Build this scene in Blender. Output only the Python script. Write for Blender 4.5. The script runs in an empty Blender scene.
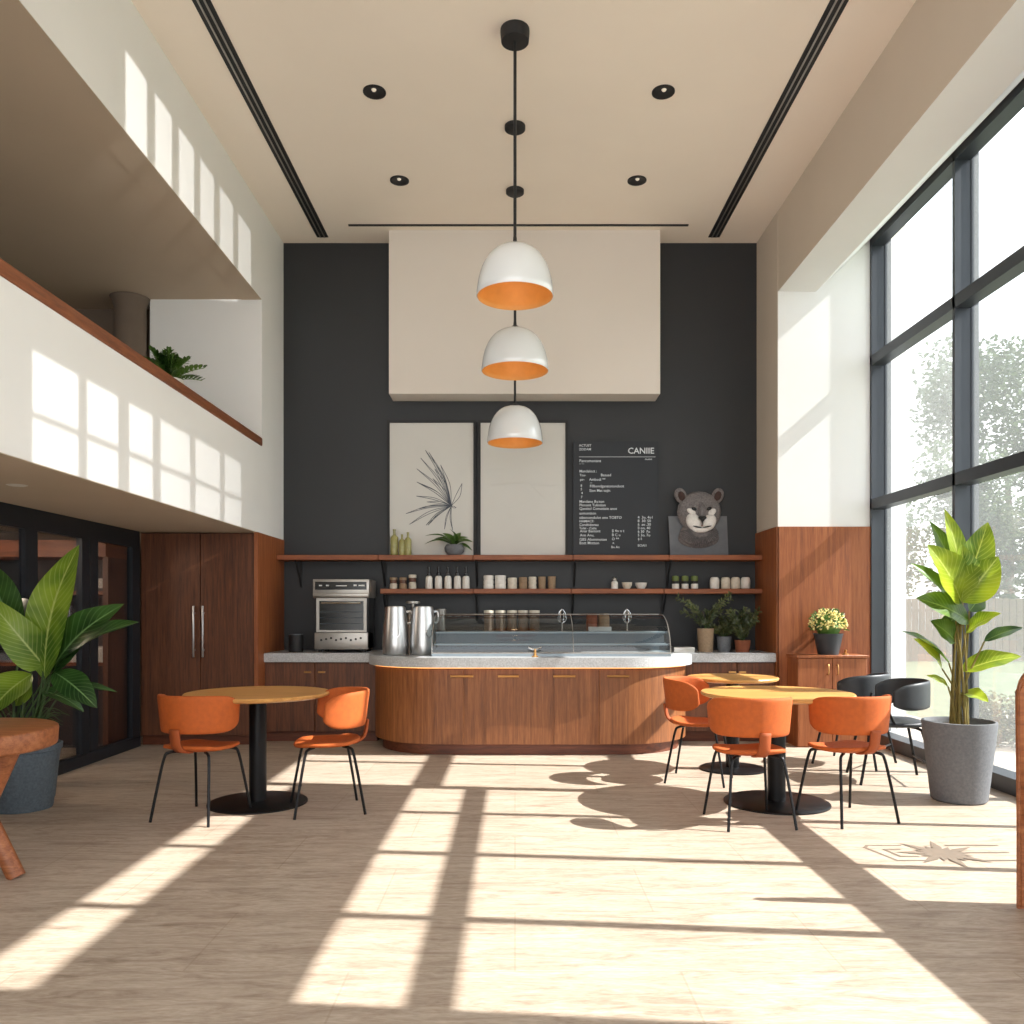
import bpy, bmesh, math, random
from mathutils import Vector, Matrix, Euler
random.seed(7)
PI = math.pi
SC = bpy.context.scene
COL = SC.collection
FOC, CX, CY, HC = 830.0, 515.0, 612.0, 1.3

def W(px, py, Y):
    return Vector(((px-CX)*Y/FOC, Y, HC-(py-CY)*Y/FOC))

def srgb(r, g, b):
    def f(c):
        c /= 255.0
        return c/12.92 if c <= 0.04045 else ((c+0.055)/1.055)**2.4
    return (f(r), f(g), f(b), 1.0)

# ------------------------------------------------------------ materials
def new_mat(name):
    m = bpy.data.materials.new(name); m.use_nodes = True
    nt = m.node_tree
    b = nt.nodes['Principled BSDF']
    return m, nt, b

def N(nt, t, **kw):
    n = nt.nodes.new(t)
    for k, v in kw.items():
        if k in n.inputs: n.inputs[k].default_value = v
        else: setattr(n, k, v)
    return n

def ramp(nt, stops):
    r = nt.nodes.new('ShaderNodeValToRGB')
    el = r.color_ramp.elements
    while len(el) < len(stops): el.new(0.5)
    for e, (p, c) in zip(el, stops): e.position = p; e.color = c
    return r

def plain(name, c, rough=0.6, metal=0.0, var=0.06, scale=6, bump=0.0, bscale=60, coat=0.0, spec=None, emit=None, estr=0):
    m, nt, b = new_mat(name)
    tc = N(nt, 'ShaderNodeTexCoord')
    nz = N(nt, 'ShaderNodeTexNoise', Scale=scale, Detail=3)
    nt.links.new(tc.outputs['Object'], nz.inputs['Vector'])
    lo = tuple(x*(1-var) for x in c[:3])+(1,); hi = tuple(min(1, x*(1+var)) for x in c[:3])+(1,)
    r = ramp(nt, [(0.3, lo), (0.7, hi)])
    nt.links.new(nz.outputs['Fac'], r.inputs['Fac'])
    nt.links.new(r.outputs['Color'], b.inputs['Base Color'])
    b.inputs['Roughness'].default_value = rough; b.inputs['Metallic'].default_value = metal
    if coat: b.inputs['Coat Weight'].default_value = coat; b.inputs['Coat Roughness'].default_value = 0.05
    if spec is not None: b.inputs['Specular IOR Level'].default_value = spec
    if bump:
        n2 = N(nt, 'ShaderNodeTexNoise', Scale=bscale, Detail=4)
        nt.links.new(tc.outputs['Object'], n2.inputs['Vector'])
        bp = N(nt, 'ShaderNodeBump', Strength=bump, Distance=0.01)
        nt.links.new(n2.outputs['Fac'], bp.inputs['Height']); nt.links.new(bp.outputs['Normal'], b.inputs['Normal'])
    if emit:
        b.inputs['Emission Color'].default_value = emit; b.inputs['Emission Strength'].default_value = estr
    return m

def wood(name, c1, c2, c3, stretch=(14, 14, 1.0), scale=3.0, rough=0.5, bump=0.08):
    m, nt, b = new_mat(name)
    tc = N(nt, 'ShaderNodeTexCoord')
    mp = N(nt, 'ShaderNodeMapping'); mp.inputs['Scale'].default_value = stretch
    nt.links.new(tc.outputs['Object'], mp.inputs['Vector'])
    n1 = N(nt, 'ShaderNodeTexNoise', Scale=scale, Detail=6, Roughness=0.62, Distortion=0.4)
    nt.links.new(mp.outputs['Vector'], n1.inputs['Vector'])
    n2 = N(nt, 'ShaderNodeTexNoise', Scale=scale*5, Detail=3, Roughness=0.6)
    nt.links.new(mp.outputs['Vector'], n2.inputs['Vector'])
    mx = N(nt, 'ShaderNodeMath', operation='MULTIPLY_ADD'); mx.inputs[1].default_value = 0.35
    nt.links.new(n2.outputs['Fac'], mx.inputs[0]); 
    m3 = N(nt, 'ShaderNodeMath', operation='MULTIPLY'); m3.inputs[1].default_value = 0.72
    nt.links.new(n1.outputs['Fac'], m3.inputs[0]); nt.links.new(m3.outputs[0], mx.inputs[2])
    r = ramp(nt, [(0.34, c1), (0.52, c2), (0.72, c3)])
    nt.links.new(mx.outputs[0], r.inputs['Fac']); nt.links.new(r.outputs['Color'], b.inputs['Base Color'])
    b.inputs['Roughness'].default_value = rough
    bp = N(nt, 'ShaderNodeBump', Strength=bump, Distance=0.004)
    nt.links.new(mx.outputs[0], bp.inputs['Height']); nt.links.new(bp.outputs['Normal'], b.inputs['Normal'])
    return m

def leaf_mat(name, dark, light, vein, trans=0.3, vs=26, vstr=0.55, rough=0.35):
    m, nt, b = new_mat(name)
    uv = N(nt, 'ShaderNodeUVMap')
    sx = N(nt, 'ShaderNodeSeparateXYZ'); nt.links.new(uv.outputs['UV'], sx.inputs[0])
    a = N(nt, 'ShaderNodeMath', operation='ABSOLUTE'); nt.links.new(sx.outputs['X'], a.inputs[0])
    # vein coordinate: along length minus |across|
    v1 = N(nt, 'ShaderNodeMath', operation='MULTIPLY_ADD'); v1.inputs[1].default_value = -0.25
    nt.links.new(a.outputs[0], v1.inputs[0]); nt.links.new(sx.outputs['Y'], v1.inputs[2])
    v2 = N(nt, 'ShaderNodeMath', operation='MULTIPLY'); v2.inputs[1].default_value = vs*2*PI/2
    nt.links.new(v1.outputs[0], v2.inputs[0])
    s = N(nt, 'ShaderNodeMath', operation='SINE'); nt.links.new(v2.outputs[0], s.inputs[0])
    r1 = ramp(nt, [(0.0, (0, 0, 0, 1)), (0.8, (0.1, 0.1, 0.1, 1)), (1.0, (1, 1, 1, 1))])
    nt.links.new(s.outputs[0], r1.inputs['Fac'])
    rm = ramp(nt, [(0.0, (1, 1, 1, 1)), (0.07, (0, 0, 0, 1))]); nt.links.new(a.outputs[0], rm.inputs['Fac'])
    tc = N(nt, 'ShaderNodeTexCoord')
    nz = N(nt, 'ShaderNodeTexNoise', Scale=4.0, Detail=3); nt.links.new(tc.outputs['Object'], nz.inputs['Vector'])
    base = ramp(nt, [(0.36, dark), (0.66, light)]); nt.links.new(nz.outputs['Fac'], base.inputs['Fac'])
    mk = N(nt, 'ShaderNodeMath', operation='MULTIPLY_ADD'); mk.inputs[1].default_value = vstr
    nt.links.new(r1.outputs['Color'], mk.inputs[0]); nt.links.new(rm.outputs['Color'], mk.inputs[2]); mk.use_clamp = True
    mx = N(nt, 'ShaderNodeMix', data_type='RGBA'); mx.inputs['B'].default_value = vein if False else vein
    nt.links.new(mk.outputs[0], mx.inputs['Factor'])
    nt.links.new(base.outputs['Color'], mx.inputs[6]); mx.inputs[7].default_value = vein
    nt.links.new(mx.outputs[2], b.inputs['Base Color'])
    b.inputs['Roughness'].default_value = rough
    tr = N(nt, 'ShaderNodeBsdfTranslucent'); nt.links.new(mx.outputs[2], tr.inputs['Color'])
    ms = N(nt, 'ShaderNodeMixShader'); ms.inputs[0].default_value = trans
    nt.links.new(b.outputs[0], ms.inputs[1]); nt.links.new(tr.outputs[0], ms.inputs[2])
    nt.links.new(ms.outputs[0], nt.nodes['Material Output'].inputs['Surface'])
    return m

def glass_mat(name, tint=(1, 1, 1, 1), refl=0.08, rough=0.0, haze=0.0, noise=0):
    m, nt, b = new_mat(name); nt.nodes.remove(b)
    t = N(nt, 'ShaderNodeBsdfTransparent', Color=tint)
    g = N(nt, 'ShaderNodeBsdfGlossy', Roughness=rough)
    fr = N(nt, 'ShaderNodeFresnel', IOR=1.45)
    mu = N(nt, 'ShaderNodeMath', operation='MULTIPLY_ADD'); mu.inputs[1].default_value = refl*6; mu.inputs[2].default_value = refl*0.3
    mu.use_clamp = True
    nt.links.new(fr.outputs[0], mu.inputs[0])
    ms = N(nt, 'ShaderNodeMixShader')
    nt.links.new(mu.outputs[0], ms.inputs[0]); nt.links.new(t.outputs[0], ms.inputs[1]); nt.links.new(g.outputs[0], ms.inputs[2])
    out = ms
    if haze:
        tr = N(nt, 'ShaderNodeBsdfTranslucent', Color=(0.9, 0.93, 0.93, 1))
        m2 = N(nt, 'ShaderNodeMixShader'); m2.inputs[0].default_value = haze
        if noise:
            tc = N(nt, 'ShaderNodeTexCoord')
            nz = N(nt, 'ShaderNodeTexNoise', Scale=noise, Detail=2); nt.links.new(tc.outputs['Object'], nz.inputs['Vector'])
            rr = ramp(nt, [(0.45, (0, 0, 0, 1)), (0.7, (haze*2,)*3+(1,))]); nt.links.new(nz.outputs['Fac'], rr.inputs['Fac'])
            nt.links.new(rr.outputs['Color'], m2.inputs[0])
        nt.links.new(ms.outputs[0], m2.inputs[1]); nt.links.new(tr.outputs[0], m2.inputs[2]); out = m2
    nt.links.new(out.outputs[0], nt.nodes['Material Output'].inputs['Surface'])
    return m

def floor_mat():
    m, nt, b = new_mat('limestone_floor')
    tc = N(nt, 'ShaderNodeTexCoord')
    mp = N(nt, 'ShaderNodeMapping'); mp.inputs['Scale'].default_value = (0.9, 5.0, 1)
    nt.links.new(tc.outputs['Object'], mp.inputs['Vector'])
    n1 = N(nt, 'ShaderNodeTexNoise', Scale=2.6, Detail=9, Roughness=0.74, Distortion=1.4); nt.links.new(mp.outputs[0], n1.inputs['Vector'])
    r = ramp(nt, [(0.30, srgb(142, 124, 108)), (0.43, srgb(174, 157, 141)), (0.56, srgb(192, 177, 161)), (0.75, srgb(205, 191, 177))])
    nt.links.new(n1.outputs['Fac'], r.inputs['Fac'])
    n2 = N(nt, 'ShaderNodeTexNoise', Scale=40, Detail=4); mp2 = N(nt, 'ShaderNodeMapping'); mp2.inputs['Scale'].default_value = (0.6, 2.5, 1)
    nt.links.new(tc.outputs['Object'], mp2.inputs['Vector']); nt.links.new(mp2.outputs[0], n2.inputs['Vector'])
    r2 = ramp(nt, [(0.3, (0.80, 0.78, 0.75, 1)), (0.7, (1, 1, 1, 1))]); nt.links.new(n2.outputs['Fac'], r2.inputs['Fac'])
    mx = N(nt, 'ShaderNodeMix', data_type='RGBA', blend_type='MULTIPLY'); mx.inputs['Factor'].default_value = 1
    nt.links.new(r.outputs['Color'], mx.inputs[6]); nt.links.new(r2.outputs['Color'], mx.inputs[7])
    br = N(nt, 'ShaderNodeTexBrick'); br.inputs['Scale'].default_value = 1.0
    br.inputs['Color1'].default_value = (1, 1, 1, 1); br.inputs['Color2'].default_value = (0.94, 0.93, 0.92, 1); br.inputs['Mortar'].default_value = (0.82, 0.78, 0.74, 1)
    br.inputs['Mortar Size'].default_value = 0.004; br.inputs['Brick Width'].default_value = 1.2; br.inputs['Row Height'].default_value = 0.6
    nt.links.new(tc.outputs['Object'], br.inputs['Vector'])
    mx2 = N(nt, 'ShaderNodeMix', data_type='RGBA', blend_type='MULTIPLY'); mx2.inputs['Factor'].default_value = 0.8
    nt.links.new(mx.outputs[2], mx2.inputs[6]); nt.links.new(br.outputs['Color'], mx2.inputs[7])
    nt.links.new(mx2.outputs[2], b.inputs['Base Color'])
    b.inputs['Roughness'].default_value = 0.5; b.inputs['Specular IOR Level'].default_value = 0.3
    bp = N(nt, 'ShaderNodeBump', Strength=0.1, Distance=0.004)
    nt.links.new(n2.outputs['Fac'], bp.inputs['Height']); nt.links.new(bp.outputs['Normal'], b.inputs['Normal'])
    return m

M = dict(
    white=plain('white_plaster', srgb(233, 234, 233), 0.85, var=0.012, scale=2),
    cream=plain('cream_plaster', srgb(240, 229, 215), 0.85, var=0.012, scale=2),
    taupe=plain('taupe_plaster', srgb(206, 194, 178), 0.85, var=0.015, scale=2),
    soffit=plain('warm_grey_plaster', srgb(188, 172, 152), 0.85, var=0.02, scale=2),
    hood=plain('hood_plaster', srgb(220, 212, 203), 0.85, var=0.012, scale=2),
    char=plain('charcoal_paint', srgb(36, 38, 41), 0.5, var=0.06, scale=1.2),
    floor=floor_mat(),
    walnut=wood('walnut_veneer', srgb(60, 32, 18), srgb(92, 52, 29), srgb(118, 70, 41), (16, 16, 0.8), 2.4),
    walnut_h=wood('walnut_horizontal', srgb(104, 54, 27), srgb(134, 73, 38), srgb(156, 92, 54), (1.0, 14, 14), 2.4),
    plinth=wood('plinth_wood', srgb(70, 34, 19), srgb(98, 50, 29), srgb(118, 64, 38), (1.0, 10, 14), 2.4),
    counter=wood('counter_veneer', srgb(92, 53, 26), srgb(126, 75, 38), srgb(152, 97, 55), (18, 18, 0.8), 2.4),
    panel=wood('panel_veneer', srgb(110, 58, 29), srgb(142, 79, 40), srgb(166, 101, 57), (14, 14, 0.7), 2.2),
    oak=wood('oak_top', srgb(170, 116, 58), srgb(198, 144, 78), srgb(216, 164, 98), (1.2, 14, 14), 2.0, rough=0.4),
    teak=wood('teak_side_table', srgb(108, 58, 29), srgb(142, 82, 45), srgb(168, 106, 64), (1.0, 10, 14), 3.0),
    rail=wood('rail_wood', srgb(98, 54, 30), srgb(132, 76, 44), srgb(154, 94, 58), (10, 1.0, 10), 2.4),
    orange=plain('orange_fabric', srgb(176, 83, 22), 0.75, var=0.10, scale=30, bump=0.25, bscale=260),
    orange_d=plain('orange_welt', srgb(150, 70, 24), 0.75, var=0.06, scale=30),
    black=plain('black_metal', srgb(24, 24, 26), 0.38, metal=0.6, var=0.05),
    blackm=plain('black_matte', srgb(26, 26, 28), 0.6, var=0.05),
    blacksh=plain('black_gloss', srgb(14, 15, 17), 0.12, var=0.02),
    darkfab=plain('charcoal_leather', srgb(44, 47, 52), 0.45, var=0.1, scale=20, bump=0.1, bscale=120),
    frame=plain('window_frame_paint', srgb(58, 63, 70), 0.4, metal=0.3, var=0.05, scale=3),
    doorfr=plain('door_frame_paint', srgb(31, 36, 43), 0.4, metal=0.3, var=0.05, scale=3),
    glaze=plain('white_glaze', srgb(226, 230, 232), 0.06, var=0.01, coat=1.0),
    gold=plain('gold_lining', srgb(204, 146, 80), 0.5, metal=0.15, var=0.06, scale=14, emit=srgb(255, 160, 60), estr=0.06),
    steel=plain('brushed_steel', srgb(206, 207, 208), 0.34, metal=1.0, var=0.05, scale=8),
    steelm=plain('satin_steel', srgb(170, 166, 160), 0.38, metal=0.85, var=0.06, scale=14),
    chrome=plain('chrome', srgb(215, 215, 215), 0.1, metal=1.0, var=0.02),
    brass=plain('brass', srgb(196, 150, 96), 0.3, metal=0.9, var=0.05),
    stone=plain('speckled_stone', srgb(178, 180, 182), 0.3, var=0.22, scale=90),
    concrete=plain('grey_planter', srgb(104, 106, 110), 0.8, var=0.14, scale=60, bump=0.2, bscale=140),
    bluepot=plain('slate_planter', srgb(86, 98, 108), 0.75, var=0.2, scale=70, bump=0.3, bscale=90),
    darkpot=plain('dark_pot', srgb(46, 50, 56), 0.5, var=0.1),
    soil=plain('soil', srgb(92, 74, 58), 0.95, var=0.35, scale=80, bump=0.5, bscale=90),
    paper=plain('art_paper', srgb(206, 205, 200), 0.9, var=0.015, scale=3),
    inkgrey=plain('ink_grey', srgb(78, 84, 94), 0.9),
    fold=plain('paper_fold', srgb(206, 206, 200), 0.9, var=0.01),
    slate=plain('chalkboard', srgb(26, 31, 38), 0.55, var=0.06, scale=5),
    chalk=plain('chalk_white', srgb(196, 200, 204), 0.8, var=0.02, emit=srgb(222, 226, 228), estr=0.05),
    ceram=plain('cream_ceramic', srgb(206, 198, 182), 0.5, var=0.1, scale=40),
    ceramw=plain('white_ceramic', srgb(220, 217, 210), 0.4, var=0.05, scale=40),
    tan=plain('tan_clay', srgb(146, 122, 96), 0.7, var=0.1, scale=50),
    brownj=plain('brown_jar', srgb(92, 54, 34), 0.35, var=0.15, scale=40),
    tan_shaded=plain('shaded_tan_clay', srgb(98, 82, 66), 0.7, var=0.15, scale=40),  # darker copy of the tan clay; shade behind the case is in the colour
    terra=plain('terracotta', srgb(130, 72, 46), 0.8, var=0.1, scale=30),
    stem=plain('stem_green', srgb(128, 130, 66), 0.6, var=0.2, scale=20),
    stemb=plain('stem_brown', srgb(118, 104, 48), 0.7, var=0.2, scale=20),
    stemd=plain('stem_dark', srgb(52, 76, 34), 0.6, var=0.2, scale=20),
    oil=plain('oil_bottle_glass', srgb(150, 146, 92), 0.12, var=0.1, scale=30),
    furgrey=plain('fur_grey', srgb(112, 107, 107), 0.9, var=0.35, scale=70, bump=0.3, bscale=90),
    furlight=plain('fur_white', srgb(216, 212, 208), 0.9, var=0.1, scale=70, bump=0.2, bscale=90),
    furdark=plain('fur_dark', srgb(64, 46, 42), 0.9, var=0.15, scale=40),
    catboard=plain('grey_board', srgb(104, 107, 112), 0.8, var=0.1, scale=10),
    lime=plain('green_lid', srgb(98, 112, 58), 0.6, var=0.1),
    led=plain('led_strip', srgb(255, 190, 110), 0.5, emit=srgb(255, 172, 96), estr=1.0),
    bulb=plain('warm_bulb', srgb(255, 220, 170), 0.4, emit=srgb(255, 196, 120), estr=0.25),
    spotl=plain('lamp_lens', srgb(250, 240, 225), 0.3, emit=srgb(255, 244, 225), estr=0.05),
    glass=glass_mat('window_glass', (0.97, 0.985, 0.985, 1), 0.06, haze=0.04),
    dglass=glass_mat('dark_door_glass', (0.8, 0.8, 0.82, 1), 0.06),
    cglass=glass_mat('display_glass', (0.90, 0.94, 0.95, 1), 0.14),
    grass=plain('lawn_grass', srgb(92, 100, 70), 0.95, var=0.25, scale=3),
    fence=wood('fence_wood', srgb(84, 74, 60), srgb(106, 95, 79), srgb(122, 111, 95), (8, 8, 0.8), 2.0, rough=0.9),
    terrace=plain('terrace_stone', srgb(150, 140, 128), 0.9, var=0.08, scale=12),
    bark=plain('bark', srgb(110, 96, 80), 0.95, var=0.2, scale=10),
    leafA=leaf_mat('tree_leaf', srgb(48, 62, 40), srgb(86, 102, 68), srgb(84, 100, 66), 0.4),
    leafB=leaf_mat('tree_leaf_pale', srgb(60, 76, 50), srgb(102, 116, 82), srgb(102, 114, 82), 0.4),
    shrub=leaf_mat('shrub_leaf', srgb(66, 66, 38), srgb(124, 116, 80), srgb(126, 120, 88), 0.4),
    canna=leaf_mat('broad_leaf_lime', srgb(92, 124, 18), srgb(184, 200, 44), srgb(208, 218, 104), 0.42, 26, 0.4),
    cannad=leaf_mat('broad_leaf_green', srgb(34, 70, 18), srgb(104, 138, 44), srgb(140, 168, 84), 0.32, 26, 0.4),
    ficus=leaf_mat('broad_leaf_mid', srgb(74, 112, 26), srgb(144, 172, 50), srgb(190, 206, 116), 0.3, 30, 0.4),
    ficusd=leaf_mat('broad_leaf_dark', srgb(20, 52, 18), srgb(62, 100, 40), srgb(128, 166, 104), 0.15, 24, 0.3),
    fern=leaf_mat('fern_leaf', srgb(34, 66, 20), srgb(92, 124, 48), srgb(96, 130, 60), 0.2),
    sprig=leaf_mat('sprig_leaf', srgb(42, 52, 26), srgb(96, 102, 58), srgb(104, 108, 70), 0.2),
    petal=plain('cream_petals', srgb(226, 212, 140), 0.8, var=0.2, scale=60),
    tray=plain('white_tray', srgb(208, 210, 210), 0.4, var=0.02),
    inside=plain('case_liner', srgb(84, 94, 102), 0.35, metal=0.3, var=0.05),
    insidel=plain('case_shelf', srgb(142, 154, 162), 0.3, metal=0.3, var=0.05),
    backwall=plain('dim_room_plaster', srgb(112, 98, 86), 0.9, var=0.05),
    markink=plain('floor_mark', srgb(122, 108, 94), 0.6, var=0.08, scale=12),
)

# ------------------------------------------------------------ geometry
def BM():
    b = bmesh.new(); b.loops.layers.uv.new('UVMap'); return b

def box(bm, a, b, bev=0.0, seg=2):
    x0, y0, z0 = (min(a[i], b[i]) for i in range(3)); x1, y1, z1 = (max(a[i], b[i]) for i in range(3))
    v = [bm.verts.new(p) for p in ((x0,y0,z0),(x1,y0,z0),(x1,y1,z0),(x0,y1,z0),(x0,y0,z1),(x1,y0,z1),(x1,y1,z1),(x0,y1,z1))]
    fs = [bm.faces.new([v[i] for i in q]) for q in ((3,2,1,0),(4,5,6,7),(0,1,5,4),(1,2,6,5),(2,3,7,6),(3,0,4,7))]
    if bev:
        es = set(e for f in fs for e in f.edges)
        bmesh.ops.bevel(bm, geom=list(es), offset=bev, segments=seg, profile=0.5, affect='EDGES')
    return bm

def lathe(bm, prof, c=(0,0,0), seg=32, cap=True):
    rings = []
    for r, z in prof:
        if r < 1e-5:
            rings.append([bm.verts.new((c[0], c[1], c[2]+z))])
        else:
            rings.append([bm.verts.new((c[0]+r*math.cos(2*PI*i/seg), c[1]+r*math.sin(2*PI*i/seg), c[2]+z)) for i in range(seg)])
    for A, B in zip(rings, rings[1:]):
        for i in range(seg):
            j = (i+1) % seg
            if len(A) == 1 and len(B) == 1: continue
            if len(A) == 1: bm.faces.new((A[0], B[j], B[i]))
            elif len(B) == 1: bm.faces.new((A[i], A[j], B[0]))
            else: bm.faces.new((A[i], A[j], B[j], B[i]))
    if cap:
        if len(rings[0]) > 1: bm.faces.new(list(reversed(rings[0])))
        if len(rings[-1]) > 1: bm.faces.new(rings[-1])
    return bm

def smooth_path(pts, n=6):
    pts = [Vector(p) for p in pts]
    if len(pts) < 3: return pts
    out = []
    P = [pts[0]*2-pts[1]]+pts+[pts[-1]*2-pts[-2]]
    for i in range(1, len(P)-2):
        p0, p1, p2, p3 = P[i-1], P[i], P[i+1], P[i+2]
        for k in range(n):
            t = k/n
            out.append(0.5*((2*p1)+(-p0+p2)*t+(2*p0-5*p1+4*p2-p3)*t*t+(-p0+3*p1-3*p2+p3)*t**3))
    out.append(pts[-1]); return out

def tube(bm, pts, r, seg=10, smooth=True, flat=1.0, n=6, up=None):
    pts = smooth_path(pts, n) if smooth else [Vector(p) for p in pts]
    rings = []; prev = up
    for i, p in enumerate(pts):
        d = (pts[min(i+1, len(pts)-1)]-pts[max(i-1, 0)]).normalized()
        if prev is None: prev = Vector((0, 0, 1)) if abs(d.z) < 0.9 else Vector((0, 1, 0))
        s = d.cross(prev)
        if s.length < 1e-4: s = d.orthogonal()
        s.normalize(); u = s.cross(d).normalized(); prev = u
        rr = r(i/(len(pts)-1)) if callable(r) else r
        rings.append([bm.verts.new(p+s*(rr*math.cos(2*PI*k/seg))+u*(rr*flat*math.sin(2*PI*k/seg))) for k in range(seg)])
    for A, B in zip(rings, rings[1:]):
        for k in range(seg):
            j = (k+1) % seg; bm.faces.new((A[k], A[j], B[j], B[k]))
    bm.faces.new(list(reversed(rings[0]))); bm.faces.new(rings[-1])
    return bm

def prism(bm, poly, z0, z1, axis='z'):
    def mk(p, h):
        if axis == 'z': return (p[0], p[1], h)
        if axis == 'y': return (p[0], h, p[1])
        return (h, p[0], p[1])
    A = [bm.verts.new(mk(p, z0)) for p in poly]; B = [bm.verts.new(mk(p, z1)) for p in poly]
    n = len(poly)
    for i in range(n):
        j = (i+1) % n; bm.faces.new((A[i], A[j], B[j], B[i]))
    bm.faces.new(list(reversed(A))); bm.faces.new(B)
    return bm

def grid(bm, fn, nu, nv, uv=None):
    g = [[bm.verts.new(fn(i/nu, j/nv)) for j in range(nv+1)] for i in range(nu+1)]
    lay = bm.loops.layers.uv.active
    for i in range(nu):
        for j in range(nv):
            f = bm.faces.new((g[i][j], g[i+1][j], g[i+1][j+1], g[i][j+1]))
            if uv:
                for l, (a, b) in zip(f.loops, ((i, j), (i+1, j), (i+1, j+1), (i, j+1))): l[lay].uv = uv(a/nu, b/nv)
    return bm

def leaf(bm, base, tip, width, n=(0, -1, 0.35), bend=0.12, fold=0.25, ripple=0.0, nu=14, nv=6, peak=0.45, sag=0.0):
    base = Vector(base); tip = Vector(tip); a = tip-base; L = a.length
    n = Vector(n); s = a.cross(n)
    if s.length < 1e-5: s = a.orthogonal()
    s.normalize(); nn = s.cross(a).normalized()
    k = math.log(0.5)/math.log(peak)
    ph = random.random()*6
    def fn(u, v):
        x = 2*v-1
        w = width*0.5*(max(0.0, math.sin(PI*(u**k)))**0.8)
        w = max(w, 0.0015)
        p = base+a*u+nn*(bend*L*math.sin(PI*u))+Vector((0, 0, -1))*(sag*L*u*u)
        return p+s*(w*x)+nn*(fold*w*abs(x)**1.3)+nn*(ripple*w*math.sin(u*14+ph+(2 if x > 0 else 0))*abs(x)**2)
    grid(bm, fn, nu, nv, uv=lambda u, v: (2*v-1, u))
    return bm

def link(name, bm, mat, parent=None, smooth=True, angle=40, norm=True):
    if norm: bmesh.ops.recalc_face_normals(bm, faces=bm.faces[:])
    me = bpy.data.meshes.new(name); bm.to_mesh(me); bm.free()
    if mat is not None: me.materials.append(mat)
    if smooth:
        me.polygons.foreach_set('use_smooth', [True]*len(me.polygons))
        try: me.set_sharp_from_angle(angle=math.radians(angle))
        except Exception: pass
    o = bpy.data.objects.new(name, me); COL.objects.link(o)
    if parent is not None: o.parent = parent
    return o

def tag(o, label, cat, group=None, kind=None):
    o['label'] = label; o['category'] = cat
    if group: o['group'] = group
    if kind: o['kind'] = kind
    return o

def thing(name, label, cat, loc=(0, 0, 0), rz=0.0, group=None):
    o = bpy.data.objects.new(name, None); COL.objects.link(o)
    o.location = loc; o.rotation_euler = (0, 0, rz); o.empty_display_size = 0.1
    return tag(o, label, cat, group)

def single(name, bm, mat, label, cat, loc=(0, 0, 0), rz=0.0, group=None, **k):
    o = link(name, bm, mat, **k); o.location = loc; o.rotation_euler = (0, 0, rz)
    return tag(o, label, cat, group)

def struct(name, bm, mat, parent=None, **k):
    o = link(name, bm, mat, parent, **k)
    if parent is None: o['kind'] = 'structure'
    return o

def copy_tree(o, parent=None):
    c = o.copy(); COL.objects.link(c)
    if parent is not None: c.parent = parent; c.matrix_parent_inverse = o.matrix_parent_inverse
    for ch in [x for x in o.children]: copy_tree(ch, c)
    return c

def place(o, loc, rz=0.0, label=None, scale=None):
    o.location = loc; o.rotation_euler = (0, 0, rz)
    if label: o['label'] = label
    if scale: o.scale = scale
    return o

# ------------------------------------------------------------ room shell
XL, XR, YB, ZC = -2.51, 2.624, 9.0, 5.3
YF = -2.0
XW = 3.54           # inner face of window frame
YR = 8.28           # return wall
struct('floor', box(BM(), (-6.7, YF, -0.1), (3.75, 9.3, 0.0)), M['floor'])
struct('ceiling', box(BM(), (-6.7, YF, ZC), (3.9, 9.3, ZC+0.2)), M['cream'])
struct('wall_back', box(BM(), (-6.7, YB, 0), (3.9, YB+0.2, ZC)), M['char'])
b = BM()
box(b, (XL-0.2, YF, 4.4), (XL, YB, ZC)); box(b, (XL-0.2, 8.23, 2.08), (XL, YB, 4.4)); box(b, (XL-0.45, YF, 2.08), (XL, 8.23, 2.94))
struct('wall_left', b, M['white'])
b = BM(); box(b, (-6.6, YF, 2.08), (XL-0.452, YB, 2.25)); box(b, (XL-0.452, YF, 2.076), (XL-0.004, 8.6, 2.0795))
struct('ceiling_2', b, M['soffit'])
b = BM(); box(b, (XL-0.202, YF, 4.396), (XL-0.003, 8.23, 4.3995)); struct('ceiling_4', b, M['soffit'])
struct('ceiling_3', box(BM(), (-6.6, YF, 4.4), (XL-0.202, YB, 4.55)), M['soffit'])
struct('wall_gallery_niche', box(BM(), (-3.62, 8.23, 2.25), (XL-0.2, YB, 4.4)), M['white'])
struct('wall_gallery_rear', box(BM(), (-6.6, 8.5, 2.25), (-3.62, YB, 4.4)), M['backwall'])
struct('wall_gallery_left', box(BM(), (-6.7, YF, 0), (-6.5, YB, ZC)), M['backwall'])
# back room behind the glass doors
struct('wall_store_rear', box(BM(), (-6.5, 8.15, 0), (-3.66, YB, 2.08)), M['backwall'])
struct('wall_store_front', box(BM(), (-3.8, YF, 0), (-3.66, 3.2, 2.08)), M['white'])
# right side: beam with splayed soffit, return wall, front pier
b = BM(); prism(b, [(XR, ZC), (XR, 4.5), (3.0, 4.5), (XW, 5.02), (3.69, 5.02), (3.69, ZC)], 2.27, YR, 'y')
struct('wall_right', b, M['taupe'])
b = BM(); prism(b, [(XR+0.001, 4.5), (XR+0.001, 4.496), (3.0, 4.496), (XW+0.001, 5.016), (XW+0.001, 5.02), (3.0, 4.5)], 2.28, YR-0.001, 'y')
struct('trim_1', b, M['white'])
struct('wall_return', box(BM(), (XR, YR, 0), (3.9, YB, ZC)), M['white'])
struct('wall_front_pier', box(BM(), (XR, YF, 0), (3.9, 2.27, ZC)), M['white'])
b = BM(); box(b, (XR-0.004, YR-0.001, 2.15), (XR, YB-0.001, ZC-0.001)); struct('wall_right_end', b, M['taupe'])
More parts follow.
